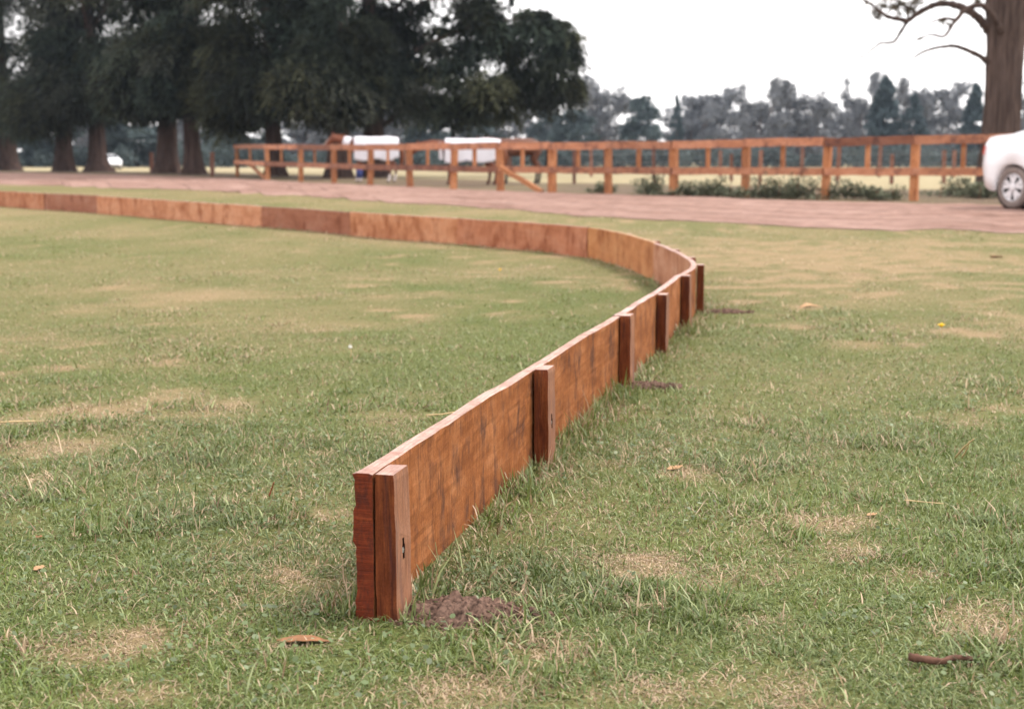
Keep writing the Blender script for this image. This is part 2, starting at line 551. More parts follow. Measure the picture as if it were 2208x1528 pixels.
xs = np.r_[-np.geomspace(7.2, 900, 60)[::-1], np.arange(-7, 7.01, .1), np.geomspace(7.2, 900, 60)]
ys = np.r_[-60, -30, -10, -3, np.arange(.5, 16.01, .1), np.geomspace(16.3, 1500, 110)]
GX, GY = np.meshgrid(xs, ys)
gz = terrain(GX.ravel(), GY.ravel())
gx, gy = GX.ravel(), GY.ravel()
nx, ny = len(xs), len(ys)
ii = np.arange(nx * ny).reshape(ny, nx)
Fq = np.stack([ii[:-1, :-1], ii[:-1, 1:], ii[1:, 1:], ii[1:, :-1]], -1).reshape(-1, 4)
ground = build('field_ground', np.c_[gx, gy, gz], Fq, M['ground'], smooth=True)
ground['kind'] = 'structure'
oF = np.argsort(FL[:, 0])
fy = np.interp(gx, FL[oF, 0], FL[oF, 1])
dd = gy - fy                                                            # metres beyond the track
dirt = sstep(-.5, 1.0, dd) * sstep(17, 12, dd + 6 * (fbm(gx * .25, gy * .25, 31, 3) - .5)) * np.clip(.7 + 1.2 * (fbm(gx * .5, gy * .5, 32, 3) - .25), .2, .95)
straw = sstep(11, 15, dd + 6 * (fbm(gx * .2, gy * .2, 33, 3) - .5))
for nm, val in (('dry', dryness(gx, gy)), ('dirt', dirt), ('straw', straw)):
    at_ = ground.data.attributes.new(nm, 'FLOAT', 'POINT')
    at_.data.foreach_set('value', np.asarray(val, np.float32))

K = 21
W = np.linspace(0, 1, K)
TV, TUV = [], []
dist = np.r_[0, np.cumsum(np.hypot(*np.diff(NL, axis=0).T))]
for i in range(len(tt)):
    for w in W:
        p = NL[i] * (1 - w) + FL[i] * w
        TV.append((p[0], p[1], 0)); TUV.append((dist[i], w * 8))
TV = np.array(TV)
ww = np.tile(W, len(tt))
TV[:, 2] = terrain(TV[:, 0], TV[:, 1]) + .008 + .045 * np.sin(np.pi * ww) + .05 * np.sin(np.pi * ww) * (fbm(TV[:, 0] * 1.5, TV[:, 1] * 1.5, 41, 3) - .5) - .03 * (np.exp(-((ww - .33) / .06) ** 2) + np.exp(-((ww - .62) / .06) ** 2))
ii = np.arange(len(tt) * K).reshape(-1, K)
Fq = np.stack([ii[:-1, :-1], ii[1:, :-1], ii[1:, 1:], ii[:-1, 1:]], -1).reshape(-1, 4)
track = build('dirt_track', TV, Fq, M['track'], smooth=True, uv=np.array(TUV))
track['kind'] = 'structure'
def track_z(x, y):
    i = ((TV[:, 0] - x) ** 2 + (TV[:, 1] - y) ** 2).argmin()
    return TV[i, 2]

# ------------------------------------------------------------------ low board fence
THK = .031
JOINT = [0, 2.90, 4.86, 7.72, 9.95, 12.1, 14.17, 16.35, 19.2, 21.7, 23.5, 25.8, 28.2]
bfence = empty('low_board_fence', (PX[0], PY[0], 0))
tag(bfence, 'low curving fence of reddish sawn planks on short posts, around the mown field', 'board fence')
BO = Vector(bfence.location)
TONE = [(1, 1, 1), (1.05, 1.08, 1.15), (.98, .98, 1.0), (1.02, .92, .62), (.95, .82, .78), (1.12, 1.08, 1.0), (.70, .60, .62), (1.22, 1.22, 1.2), (1.15, 1.1, 1.05), (.72, .66, .72), (.98, .9, .85), (.9, .9, .9)]
def make_plank(s0, s1, seed):
    rg = np.random.default_rng(seed)
    ns = max(10, int((s1 - s0) / (.06 if s0 < 6 else .12)))
    s = np.linspace(s0 + .0015, s1 - .0015, ns)
    if s0 == 0: s[0] = 0
    x, y, z, tx, ty, nx_, ny_ = path(s)
    dz = rg.uniform(-.005, .004) if s0 > 1 else 0
    top = z + dz + (fbm(s * 3.3, s * 0, seed, 4) - .5) * .011
    bow = (vnoise(s * .8, s * 0, seed + 5) - .5) * .008
    levels = np.linspace(0, 1, 30 if s0 < 2 else 8)
    nl = len(levels)
    V, UV = [], []
    rows = []
    zb = -.06
    for k, t in enumerate(levels):            # outer face, bottom to top
        zz_ = zb + (top - zb) * t
        off = bow * sstep(0, .5, s) + (vnoise(s * 14, s * 0 + t * 24, seed + 9) - .5) * .003
        r = len(V)
        V += list(zip(x + nx_ * off, y + ny_ * off, zz_)); UV += list(zip(s, zz_))
        rows.append(np.arange(r, r + ns))
    bev = .003
    for side, dzv in ((bev, .0025), (THK - bev, .0025)):
        r = len(V)
        V += list(zip(x + nx_ * (bow - side), y + ny_ * (bow - side), top + dzv)); UV += list(zip(s, top + side))
        rows.append(np.arange(r, r + ns))
    for k, t in enumerate(levels[::-1]):      # field face, top to bottom, rough sawn
        zz_ = zb + (top - zb) * t
        off = bow - THK + (vnoise(s * 11, s * 0 + t * 40, seed + 17) - .5) * .003 - (s < .02) * .008 * vnoise(s * 0 + t * 55, s * 0, seed + 3) ** 4
        r = len(V)
        V += list(zip(x + nx_ * off, y + ny_ * off, zz_)); UV += list(zip(s + 40, zz_))
        rows.append(np.arange(r, r + ns))
    Fc, mi = [], []
    for k in range(len(rows) - 1):
        a, b_ = rows[k], rows[k + 1]
        mt = 0 if k < nl - 1 else (1 if k <= nl + 1 else 2)
        for i in range(ns - 1):
            Fc.append((a[i], a[i + 1], b_[i + 1], b_[i])); mi.append(mt)
    for e in (0, ns - 1):                      # end grain: outer row against field row, with its own UVs
        er = []
        for k in range(len(rows)):
            r = len(V)
            V.append(V[rows[k][e]])
            UV.append((seed * .37 + (0 if k < nl else THK) + (.003 if k == nl else -.003 if k == nl + 1 else 0), V[rows[k][e]][2]))
            er.append(r)
        for k in range(nl - 1):
            q = (er[k], er[k + 1], er[len(rows) - 2 - k], er[len(rows) - 1 - k])
            Fc.append(q if e == 0 else q[::-1]); mi.append(3)
        q = (er[nl - 1], er[nl], er[nl + 1], er[nl + 2])
        Fc.append(q if e == 0 else q[::-1]); mi.append(3)
    V = np.array(V) - np.array(BO)
    o = build('plank', V, [tuple(int(i) for i in f) for f in Fc], None, bfence, uv=np.array(UV), mats=[M['plank'], M['edge'], M['plank_in'], M['endgrain']], midx=mi)
    return o
for k in range(len(JOINT) - 1):
    make_plank(JOINT[k], JOINT[k + 1], 100 + k * 7).color = (*TONE[k], 1)

PW, PD = .094, .043                            # along the board, out from it
POSTS = [(.0, 0), (1.43, .002), (2.86, .004), (3.84, -.004), (4.82, .004), (5.58, .006), (6.35, -.006), (7.1, -.008), (7.9, .002), (8.9, -.004), (9.95, -.006), (11.0, -.01), (12.1, -.008),
         (13.1, -.01), (14.2, -.008), (15.3, -.012), (16.4, -.008), (17.8, -.01), (19.2, -.01), (20.5, -.01), (21.7, -.01), (23.5, -.01), (25.8, -.01)]
def make_post(s0, dz, idx):
    x, y, z, tx, ty, nx_, ny_ = path(s0 + PW / 2)
    if s0 == 0:
        x, y = PX[0] + tx * PW / 2, PY[0] + ty * PW / 2
    rg = random.Random(idx * 3 + 1)
    bm = bmesh.new()
    uvl = bm.loops.layers.uv.new('UVMap')
    lean = (rg.random() - .5) * .012
    hw, tp = PW / 2, z + dz + .002
    rows = []
    zs = [-.08] + [tp * t for t in (0, .12, .25, .37, .5, .62, .75, .87, .96)] + [tp]
    g0 = .0055
    for j, zz_ in enumerate(zs):
        ins = .002 if j == len(zs) - 1 else 0
        ring = []
        for a, b_ in ((-1, 0), (-1, 1), (1, 1), (1, 0)):
            aa = a * (hw - ins) + (rg.random() - .5) * .003
            bb = g0 + (PD - ins if b_ else 0) + (rg.random() - .5) * .002 + (lean * zz_ / .28 if b_ else 0)
            ring.append(bm.verts.new((tx * aa + nx_ * bb, ty * aa + ny_ * bb, zz_)))
        rows.append(ring)
    for j in range(len(rows) - 1):
        for k in range(4):
            k2 = (k + 1) % 4
            f = bm.faces.new((rows[j][k], rows[j][k2], rows[j + 1][k2], rows[j + 1][k]))
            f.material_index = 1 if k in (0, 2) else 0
            w = PD if k in (0, 2) else PW
            for l, (uu, vv) in zip(f.loops, ((0, zs[j]), (w, zs[j]), (w, zs[j + 1]), (0, zs[j + 1]))):
                l[uvl].uv = (uu + k * .3, vv)
    bm.faces.new(rows[0][::-1])
    f = bm.faces.new(rows[-1]); f.material_index = 2
    for l, uu in zip(f.loops, ((0, 0), (0, PD), (PW, PD), (PW, 0))): l[uvl].uv = uu
    bm.normal_update()
    bmesh.ops.recalc_face_normals(bm, faces=bm.faces)
    me = bpy.data.meshes.new('post')
    bm.to_mesh(me); bm.free()
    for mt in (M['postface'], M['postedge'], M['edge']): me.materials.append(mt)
    o = link_mesh('post', me, bfence, Vector((x, y, 0)) - BO)
    if idx in (0, 1):                           # a counterbored bolt in the outer face
        hz = .135 if idx == 0 else .125
        cut = MB()
        for q in range(3):
            cut.box((0, 0, 0), (.017 - .005 * abs(q - 1), .030, .015), Matrix.Translation((0, 0, (q - 1) * .0135)))
        V = [Vector((tx * v[0] + nx_ * (v[1] + g0 + PD + .001), ty * v[0] + ny_ * (v[1] + g0 + PD + .001), v[2] + hz)) for v in cut.V]
        c = build('cutter', [tuple(v) for v in V], cut.F, M['hole'])
        bc = bmesh.new(); bc.from_mesh(c.data); bmesh.ops.recalc_face_normals(bc, faces=bc.faces); bc.to_mesh(c.data); bc.free()
        c.location = Vector((x, y, 0))
        md = o.modifiers.new('b', 'BOOLEAN'); md.object = c; md.solver = 'EXACT'; md.use_self = True
        md.material_mode = 'TRANSFER'
        bpy.context.view_layer.update()
        me2 = bpy.data.meshes.new_from_object(o.evaluated_get(bpy.context.evaluated_depsgraph_get()))
        o.modifiers.clear(); o.data = me2
        bpy.data.objects.remove(c)
        P0 = Vector((nx_ * (g0 + PD - .017), ny_ * (g0 + PD - .017), hz - .004))
        V, Fc = tube([P0, P0 + Vector((nx_, ny_, 0)) * .0145], [.0068, .006], 6)
        b_ = build('bolt', V, Fc, M['steel'], o)
    return o
for i, (s0, dz) in enumerate(POSTS):
    make_post(s0, dz, i)

# ------------------------------------------------------------------ rail fence beyond the track
RP = [(512, 381, 312), (578, 388, 312), (648, 392, 311), (720, 397, 311), (798, 401, 311), (885, 405, 310), (977, 409, 309), (1080, 413, 308), (1190, 416, 307), (1312, 419, 305), (1453, 423, 303), (1607, 426, 300), (1778, 430, 297), (1970, 433, 294), (2190, 437, 289), (2440, 441, 284)]
rfence = empty('rail_fence', (0, 34, 0))
tag(rfence, 'long two-rail fence of orange-brown timber posts and droppers beyond the dirt track', 'rail fence')
RO = Vector(rfence.location)
rp = []
for u, vb, vt in RP:
    g = at(u, vb)
    t = at_depth(u, vt, g.y)
    rp.append((g.x, g.y, t.z))
rp = np.array(rp)
def timber(name, A, B, w, h, mat, seed, parent, org, up=(0, 0, 1), n=6):
    """a sawn timber from A to B: w across, h along up; slightly wavy; UV in metres"""
    A, B, up = Vector(A), Vector(B), Vector(up)
    d = (B - A).normalized()
    sd_ = d.cross(up).normalized()
    up = sd_.cross(d).normalized()
    rg = random.Random(seed)
    V, UV, Fc = [], [], []
    L = (B - A).length
    off0, uof = rg.random() * 10, rg.random() * 10
    P = []
    for i in range(n + 1):
        t = i / n
        p = A.lerp(B, t)
        wv = Vector((0, 0, 0)) if i in (0, n) else up * (rg.random() - .5) * .015
        P.append((p + wv, t * L))
    quads = []
    for k in range(4):
        c0 = ((-1, -1), (1, -1), (1, 1), (-1, 1))[k]
        c1 = ((1, -1), (1, 1), (-1, 1), (-1, -1))[k]
        r0 = len(V)
        for (p, l) in P:
            for j, c in enumerate((c0, c1)):
                V.append(p + sd_ * c[0] * w / 2 + up * c[1] * h / 2 - org)
                UV.append((l + off0 if mat is M['rail'] else (w if k % 2 else h) * j + k * .4 + uof, (h if k % 2 else w) * j + k * .5 + uof if mat is M['rail'] else l + off0))
        for i in range(n):
            a = r0 + 2 * i
            Fc.append((a, a + 1, a + 3, a + 2))
    for e, i in ((0, 0), (1, n)):
        p, l = P[i]
        r0 = len(V)
        for c in ((-1, -1), (1, -1), (1, 1), (-1, 1)):
            V.append(p + sd_ * c[0] * w / 2 + up * c[1] * h / 2 - org)
            UV.append((c[0] * w / 2 + off0, c[1] * h / 2 + uof))
        Fc.append((r0, r0 + 1, r0 + 2, r0 + 3) if e == 0 else (r0 + 3, r0 + 2, r0 + 1, r0))
    return build(name, [tuple(v) for v in V], Fc, mat, parent, uv=np.array(UV))
PWF = .15
for i, (x, y, zt) in enumerate(rp):
    d = Vector((rp[min(i + 1, len(rp) - 1)][0] - rp[max(i - 1, 0)][0], rp[min(i + 1, len(rp) - 1)][1] - rp[max(i - 1, 0)][1], 0)).normalized()
    rg = random.Random(i + 50)
    timber('post', (x, y, -.15), (x + (rg.random() - .5) * .09, y + (rg.random() - .5) * .06, zt - .012 + (rg.random() - .6) * .03), PWF * rg.uniform(.88, 1.12), .13, M['railpost'], i, rfence, RO, up=(d.y, -d.x, 0), n=4)
def rail_pt(i, frac, zz_, off):
    j = min(i, len(rp) - 2)
    a, b_ = rp[j], rp[j + 1]
    if i > j: frac = 1
    d = Vector((b_[0] - a[0], b_[1] - a[1], 0)).normalized()
    nrm = Vector((d.y, -d.x, 0))
    p = Vector((a[0] + (b_[0] - a[0]) * frac, a[1] + (b_[1] - a[1]) * frac, 0)) + nrm * off
    zt = a[2] + (b_[2] - a[2]) * frac
    p.z = zz_(zt)
    return p
for i in range(len(rp) - 1):
    A = rail_pt(i, .004, lambda z: z - .085, .098); B = rail_pt(i, .996, lambda z: z - .085, .098)
    if i == 0: A = A + (A - B).normalized() * .09
    A.z += .02 * math.sin(i * 3.1); B.z += .02 * math.sin(i * 5.3 + 1)
    timber('top_rail', A, B, .05, .165, M['rail'], 300 + i, rfence, RO)
    A = rail_pt(i, .004, lambda z: z * .47 - .02, .098); B = rail_pt(i, .996, lambda z: z * .47 - .02, .098)
    if i == 0: A = A + (A - B).normalized() * .09
    timber('middle_rail', A, B, .05, .15, M['rail'], 400 + i, rfence, RO)
    f = {1: .46, 5: .44, 7: .44}.get(i, .48)
    m0 = rail_pt(i, f, lambda z: z * .47 - .06, .02); m1 = rail_pt(i, f, lambda z: z - .05, .02)
    d = (rail_pt(i, 1, lambda z: 0, 0) - rail_pt(i, 0, lambda z: 0, 0)).normalized()
    timber('dropper', m0, m1, .05 if i % 3 else .07, .085, M['railpost'], 500 + i, rfence, RO, up=d, n=2)
def brace(i, f0, f1, off):
    A = rail_pt(i, f0, lambda z: z * .5, off); B = rail_pt(i, f1, lambda z: .02, off)
    timber('brace', A, B, .10, .10, M['railpost'], 600 + i, rfence, RO)
brace(0, .35, .97, .02); brace(7, .1, .92, .19)

def old_fence(pix, label, htop, name='wire_fence', rad=.05):
    pts = [at(u, v) for u, v in pix]
    root = empty(name, pts[0]); tag(root, label, 'wire fence')
    o0 = Vector(root.location)
    for k, p in enumerate(pts):
        p.z = tz(p.x, p.y)
        h = htop * (1 + .12 * math.sin(k * 2.1))
        timber('post', (p.x, p.y, p.z - .1), (p.x + .03 * math.sin(k * 5), p.y, p.z + h), rad * 2, rad * 2, M['oldpost'], 700 + k, root, o0, up=(0, 1, 0), n=3)
    for zh in (.35, .62, .88):
        P = [(p.x - o0.x, p.y - rad - .01 - o0.y, p.z + htop * zh - o0.z) for p in pts]
        V, Fc = tube(P, [.004] * len(P), 4)
        build('wire', V, Fc, M['wire'], root)
    return root
old_fence([(1238, 396), (1410, 393), (1577, 391), (1638, 399), (1805, 400), (1922, 397), (2035, 396), (2215, 396)], 'nearer thin wire fence with weathered stakes behind the right rails', 1.0)
old_fence([(1100, 381), (1275, 381), (1553, 381), (1728, 382), (1895, 382), (2056, 382), (2230, 382)], 'farther faint wire fence of thin stakes across the pale paddock', 1.15, rad=.06)
for u, v, lab in ((458, 379, 'lone short brown post just left of the rail fence end'), (327, 372, 'lone brown post partly hidden behind a fluted tree trunk')):
    p = at(u, v)
    r_ = timber('stake', (p.x, p.y, -.1), (p.x + .02, p.y, .97), .16, .15, M['oldpost'], u, None, Vector((0, 0, 0)), up=(0, 1, 0), n=3)
    tag(r_, lab, 'post', 'lone posts by the trees')

# ------------------------------------------------------------------ trees
def leaf_cloud(rg, C, Rr, cnt, w, l, droop=.4, shell=.45, jit=.5, flat=0.0):
    """rhombic leaf sprays filling ellipsoids C (n,3) with radii Rr (n,3); returns verts, quads, lobe index"""
    idx = np.repeat(np.arange(len(C)), cnt)
    n = len(idx)
    d = rg.normal(size=(n, 3)); d /= np.linalg.norm(d, axis=1)[:, None]
    r = shell + (1 - shell) * rg.random(n) ** .7
    r *= 1 + .22 * (rg.random(n) - .5)
    p = C[idx] + d * r[:, None] * Rr[idx]
    a = rg.normal(size=(n, 3)) * jit + d * .6
    a[:, 2] -= droop
    a[:, 2] *= (1 - flat)
    a /= np.linalg.norm(a, axis=1)[:, None]
    b_ = np.cross(a, rg.normal(size=(n, 3))); b_ /= np.linalg.norm(b_, axis=1)[:, None]
    s = rg.uniform(.55, 1.3, n)[:, None]
    V = np.stack([p - a * l * s * .5, p + b_ * w * s * .5, p + a * l * s * .5, p - b_ * w * s * .5], 1).reshape(-1, 3)
    Fq = np.arange(4 * n).reshape(n, 4)
    return V, Fq, idx

def feather_shell(rg, C, Rr, cnt, base, tints):
    """drooping sprays of narrow leaflets on the outside of the lobes, four leaflets each"""
    idx = np.repeat(np.arange(len(C)), cnt)
    n = len(idx)
    d = rg.normal(size=(n, 3)); d /= np.linalg.norm(d, axis=1)[:, None]
    p = C[idx] + d * (rg.uniform(.68, 1.06, n) * (1 + .25 * (rg.random(n) ** 4)))[:, None] * Rr[idx]
    a = d * np.array([1, 1, .35]) + rg.normal(size=(n, 3)) * .3
    a[:, 2] -= rg.uniform(.2, .9, n)
    a /= np.linalg.norm(a, axis=1)[:, None]
    L = rg.uniform(.22, .55, n)[:, None]
    out = []
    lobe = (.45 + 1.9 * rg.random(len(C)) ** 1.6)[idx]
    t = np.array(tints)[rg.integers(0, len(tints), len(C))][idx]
    c = np.array(base)[None] * lobe[:, None] * t * rg.uniform(.6, 1.6, (n, 1)) * 1.15  # crown highlights painted in: outer sprays lighter, varying by lobe
    cols = []
    for k in range(4):
        q = p + a * L * (k * .3 - .3) + np.array([0, 0, -.05 * k * k]) * L
        b_ = np.cross(a, rg.normal(size=(n, 3))); b_ /= np.linalg.norm(b_, axis=1)[:, None]
        tip = q + a * L * .55 + b_ * L * rg.uniform(.1, .35, (n, 1))
        w = np.cross(b_, a) * .035 + b_ * .02
        out.append(np.stack([q - w, q + w, tip], 1))
        cols.append(np.repeat(c[:, None], 3, 1))
    return np.concatenate(out).reshape(-1, 3), np.concatenate(cols).reshape(-1, 3)

def leaf_cols(rg, idx, base, var_lobe=.3, var_leaf=.35, tints=None):
    nl = idx.max() + 1
    lobe = rg.uniform(1 - var_lobe, 1 + var_lobe, nl)
    c = np.tile(np.array(base), (len(idx), 1)) * lobe[idx][:, None] * rg.uniform(1 - var_leaf, 1 + var_leaf, len(idx))[:, None]
    if tints is not None:
        t = np.array(tints)[rg.integers(0, len(tints), nl)][idx]
        c = c * t
    return np.repeat(c, 4, 0)

def trunk_mesh(rg, base_r, top_r, h, flare=1.6, lean=(0, 0), flutes=7, fl_amp=.12, rows=22, n=28, seed=0):
    V, Fc = [], []
    ph = rg.uniform(0, 6.28, 3)
    for j in range(rows + 1):
        t = j / rows
        z = -.15 + (h + .15) * t ** 1.4
        r = base_r + (top_r - base_r) * (z / h)
        fl = 1 + (flare - 1) * math.exp(-max(z, 0) / (.32 + .25 * ((seed * 37) % 10) / 10))
        for k in range(n):
            a = 2 * math.pi * k / n
            ridge = 1 + fl_amp * (math.sin(flutes * a + ph[0] + .25 * z) * .6 + math.sin((flutes - 3) * a + ph[1] - .1 * z) * .4) * (.5 + .9 * math.exp(-max(z, 0) / 1.6))
            rr = r * fl * ridge * (1 + .03 * (rg.random() - .5))
            V.append((lean[0] * z / h + rr * math.cos(a) + .08 * math.sin(z * .5 + ph[2]), lean[1] * z / h + rr * math.sin(a), z))
    for j in range(rows):
        for k in range(n):
            k2 = (k + 1) % n
            Fc.append((j * n + k, j * n + k2, (j + 1) * n + k2, (j + 1) * n + k))
    Fc.append(tuple(rows * n + k for k in range(n)))
    return V, Fc

VB = np.array([(-200, 285), (0, 285), (60, 262), (110, 278), (150, 238), (200, 228), (260, 240), (330, 236), (370, 216), (430, 222), (470, 255), (510, 262), (545, 236), (590, 232), (650, 222), (700, 240), (750, 232), (805, 238), (850, 236), (900, 262)])
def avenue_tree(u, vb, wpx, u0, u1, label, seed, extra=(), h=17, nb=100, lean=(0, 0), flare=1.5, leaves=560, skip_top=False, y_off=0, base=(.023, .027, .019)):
    rg = np.random.default_rng(seed)
    g = at(u, vb)
    g.y += y_off
    Y = g.y
    g.x = at_depth(u, 300, Y).x
    g.z = tz(g.x, g.y)
    root = empty('old_tree', g)
    tag(root, label, 'tree', 'avenue of old dark trees')
    k = Y / F
    r0 = wpx * k / 2
    V, Fc = trunk_mesh(rg, r0, r0 * .45, h * .75, flare, lean, seed=seed)
    build('trunk', V, Fc, M['bark_dark'], root, smooth=True)
    C, Rr, ct = [], [], []
    if not skip_top:
        for q in range(nb):
            uu = rg.uniform(u0, u1)
            rpx = rg.uniform(30, 74)
            vbot = np.interp(uu, VB[:, 0], VB[:, 1])
            vv = vbot - rpx * .75 + rg.normal() * 15 if q < nb * .28 else rg.uniform(-760, vbot - rpx)
            if vv < -250:
                uu = u + (uu - u) * max(.25, 1 - (-250 - vv) / 700)
            p = at_depth(uu, vv, Y + (rg.uniform(-1, 1) * 3.0 if q % 3 else rg.uniform(-3.2, -1.2)) * (1 if vv > -200 else .6))
            C.append(p - g); Rr.append((rpx * k, rpx * k * rg.uniform(.9, 1.3), rpx * k * rg.uniform(.6, .9))); ct.append(int(leaves * (1.0 if vv > -90 else .45)))
    for (uu, vv, rx, rz, dy, n_) in extra:
        p = at_depth(uu, vv, Y + dy)
        C.append(p - g); Rr.append((rx * k, max(rx, rz) * k * .9, rz * k)); ct.append(n_)
    C, Rr = np.array([tuple(c) for c in C]), np.array(Rr)
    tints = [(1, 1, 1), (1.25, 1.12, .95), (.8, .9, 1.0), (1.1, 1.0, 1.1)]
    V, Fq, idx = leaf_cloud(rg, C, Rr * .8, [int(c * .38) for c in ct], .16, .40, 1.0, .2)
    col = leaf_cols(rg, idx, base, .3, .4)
    Vt, ct_ = feather_shell(rg, C, Rr, [int(c * .42) for c in ct], base, tints)
    Ft = np.arange(len(Vt)).reshape(-1, 3) + len(V)
    tri = np.r_[Fq[:, [0, 1, 2]], Fq[:, [0, 2, 3]], Ft]
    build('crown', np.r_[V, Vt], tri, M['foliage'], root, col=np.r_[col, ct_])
    order = rg.permutation(len(C))[:9 if not extra else 14]
    for j in order:                                  # limbs up into the lobes
        c = C[j]
        z0 = min(max(1.8, c[2] * .72 - .4), h * .7)
        A = np.array([lean[0] * z0 / h, 0, z0]); mid = A * .45 + c * .55 + np.array([0, 0, .5])
        P = smooth_path([A, mid, c], 5)
        rr = np.linspace(.13, .025, len(P))
        V, Fc = tube([tuple(p) for p in P], rr, 7, .15, int(j))
        build('limb', V, Fc, M['bark_dark'], root, smooth=True)
    return root
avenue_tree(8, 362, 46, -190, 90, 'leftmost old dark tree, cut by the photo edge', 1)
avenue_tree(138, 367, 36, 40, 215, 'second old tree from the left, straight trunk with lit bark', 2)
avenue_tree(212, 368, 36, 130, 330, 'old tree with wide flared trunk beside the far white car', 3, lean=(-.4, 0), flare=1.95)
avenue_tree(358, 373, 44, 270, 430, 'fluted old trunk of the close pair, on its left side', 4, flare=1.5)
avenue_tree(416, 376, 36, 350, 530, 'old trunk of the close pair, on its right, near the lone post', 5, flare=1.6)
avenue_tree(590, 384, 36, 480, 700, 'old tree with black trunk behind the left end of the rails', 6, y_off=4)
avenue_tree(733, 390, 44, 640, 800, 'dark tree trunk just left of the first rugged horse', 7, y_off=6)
E8 = [(790, 190, 60, 45, 0, 900), (850, 205, 55, 40, -1, 850), (905, 225, 50, 38, 0, 700), (960, 232, 48, 30, 1, 650), (1010, 225, 50, 30, 0, 600), (1070, 215, 52, 30, 0, 640), (1140, 210, 55, 32, .5, 700), (1200, 205, 50, 36, 0, 640), (1235, 190, 26, 24, 0, 220),
      (1050, 185, 45, 28, -1, 480), (1120, 170, 46, 30, 0, 560), (1190, 150, 54, 36, 0, 760), (1210, 105, 46, 32, .4, 620), (1238, 80, 16, 12, 0, 80), (1245, 128, 14, 14, 0, 70), (1170, 75, 54, 36, 0, 760), (1120, 62, 20, 16, .5, 90), (1138, 36, 26, 15, 0, 170), (1168, 36, 24, 15, 0, 170), (1208, 58, 26, 16, 0, 180), (1100, 110, 44, 32, 0, 560), (1065, 80, 44, 40, 0, 620), (1030, 55, 52, 40, 0, 760), (1075, 48, 16, 12, 0, 70),
      (1040, 15, 38, 26, 0, 330), (1000, 20, 30, 24, 0, 190), (980, 150, 50, 30, 0, 480), (920, 165, 50, 30, 0, 560), (870, 150, 52, 40, 0, 650), (820, 120, 60, 50, 0, 800), (880, 90, 48, 30, .5, 460), (940, 110, 34, 18, 0, 240), (1010, 110, 44, 24, 0, 420), (855, 40, 55, 42, 0, 620), (910, 20, 30, 20, 0, 140), (950, 70, 26, 14, 0, 120), (790, 60, 55, 60, 0, 760), (1010, -30, 50, 30, 0, 330), (930, -40, 60, 40, 0, 430), (840, -50, 70, 55, 0, 600), (780, 240, 30, 18, 0, 140), (985, 262, 22, 20, 0, 120), (1090, 250, 28, 16, 0, 150), (1020, 258, 26, 16, 0, 120), (1105, 5, 9, 5, 0, 25), (960, 45, 10, 8, 0, 30), (975, 185, 30, 20, -1, 200)]
for q in range(26):
    E8.append((random.uniform(700, 980), random.uniform(-720, -90), random.uniform(45, 75), random.uniform(35, 55), random.uniform(-2, 2), 220))
avenue_tree(805, 388, 46, 760, 1000, 'spreading old tree whose crown reaches farthest right, sky gaps in it', 8, extra=E8, skip_top=True, y_off=6)

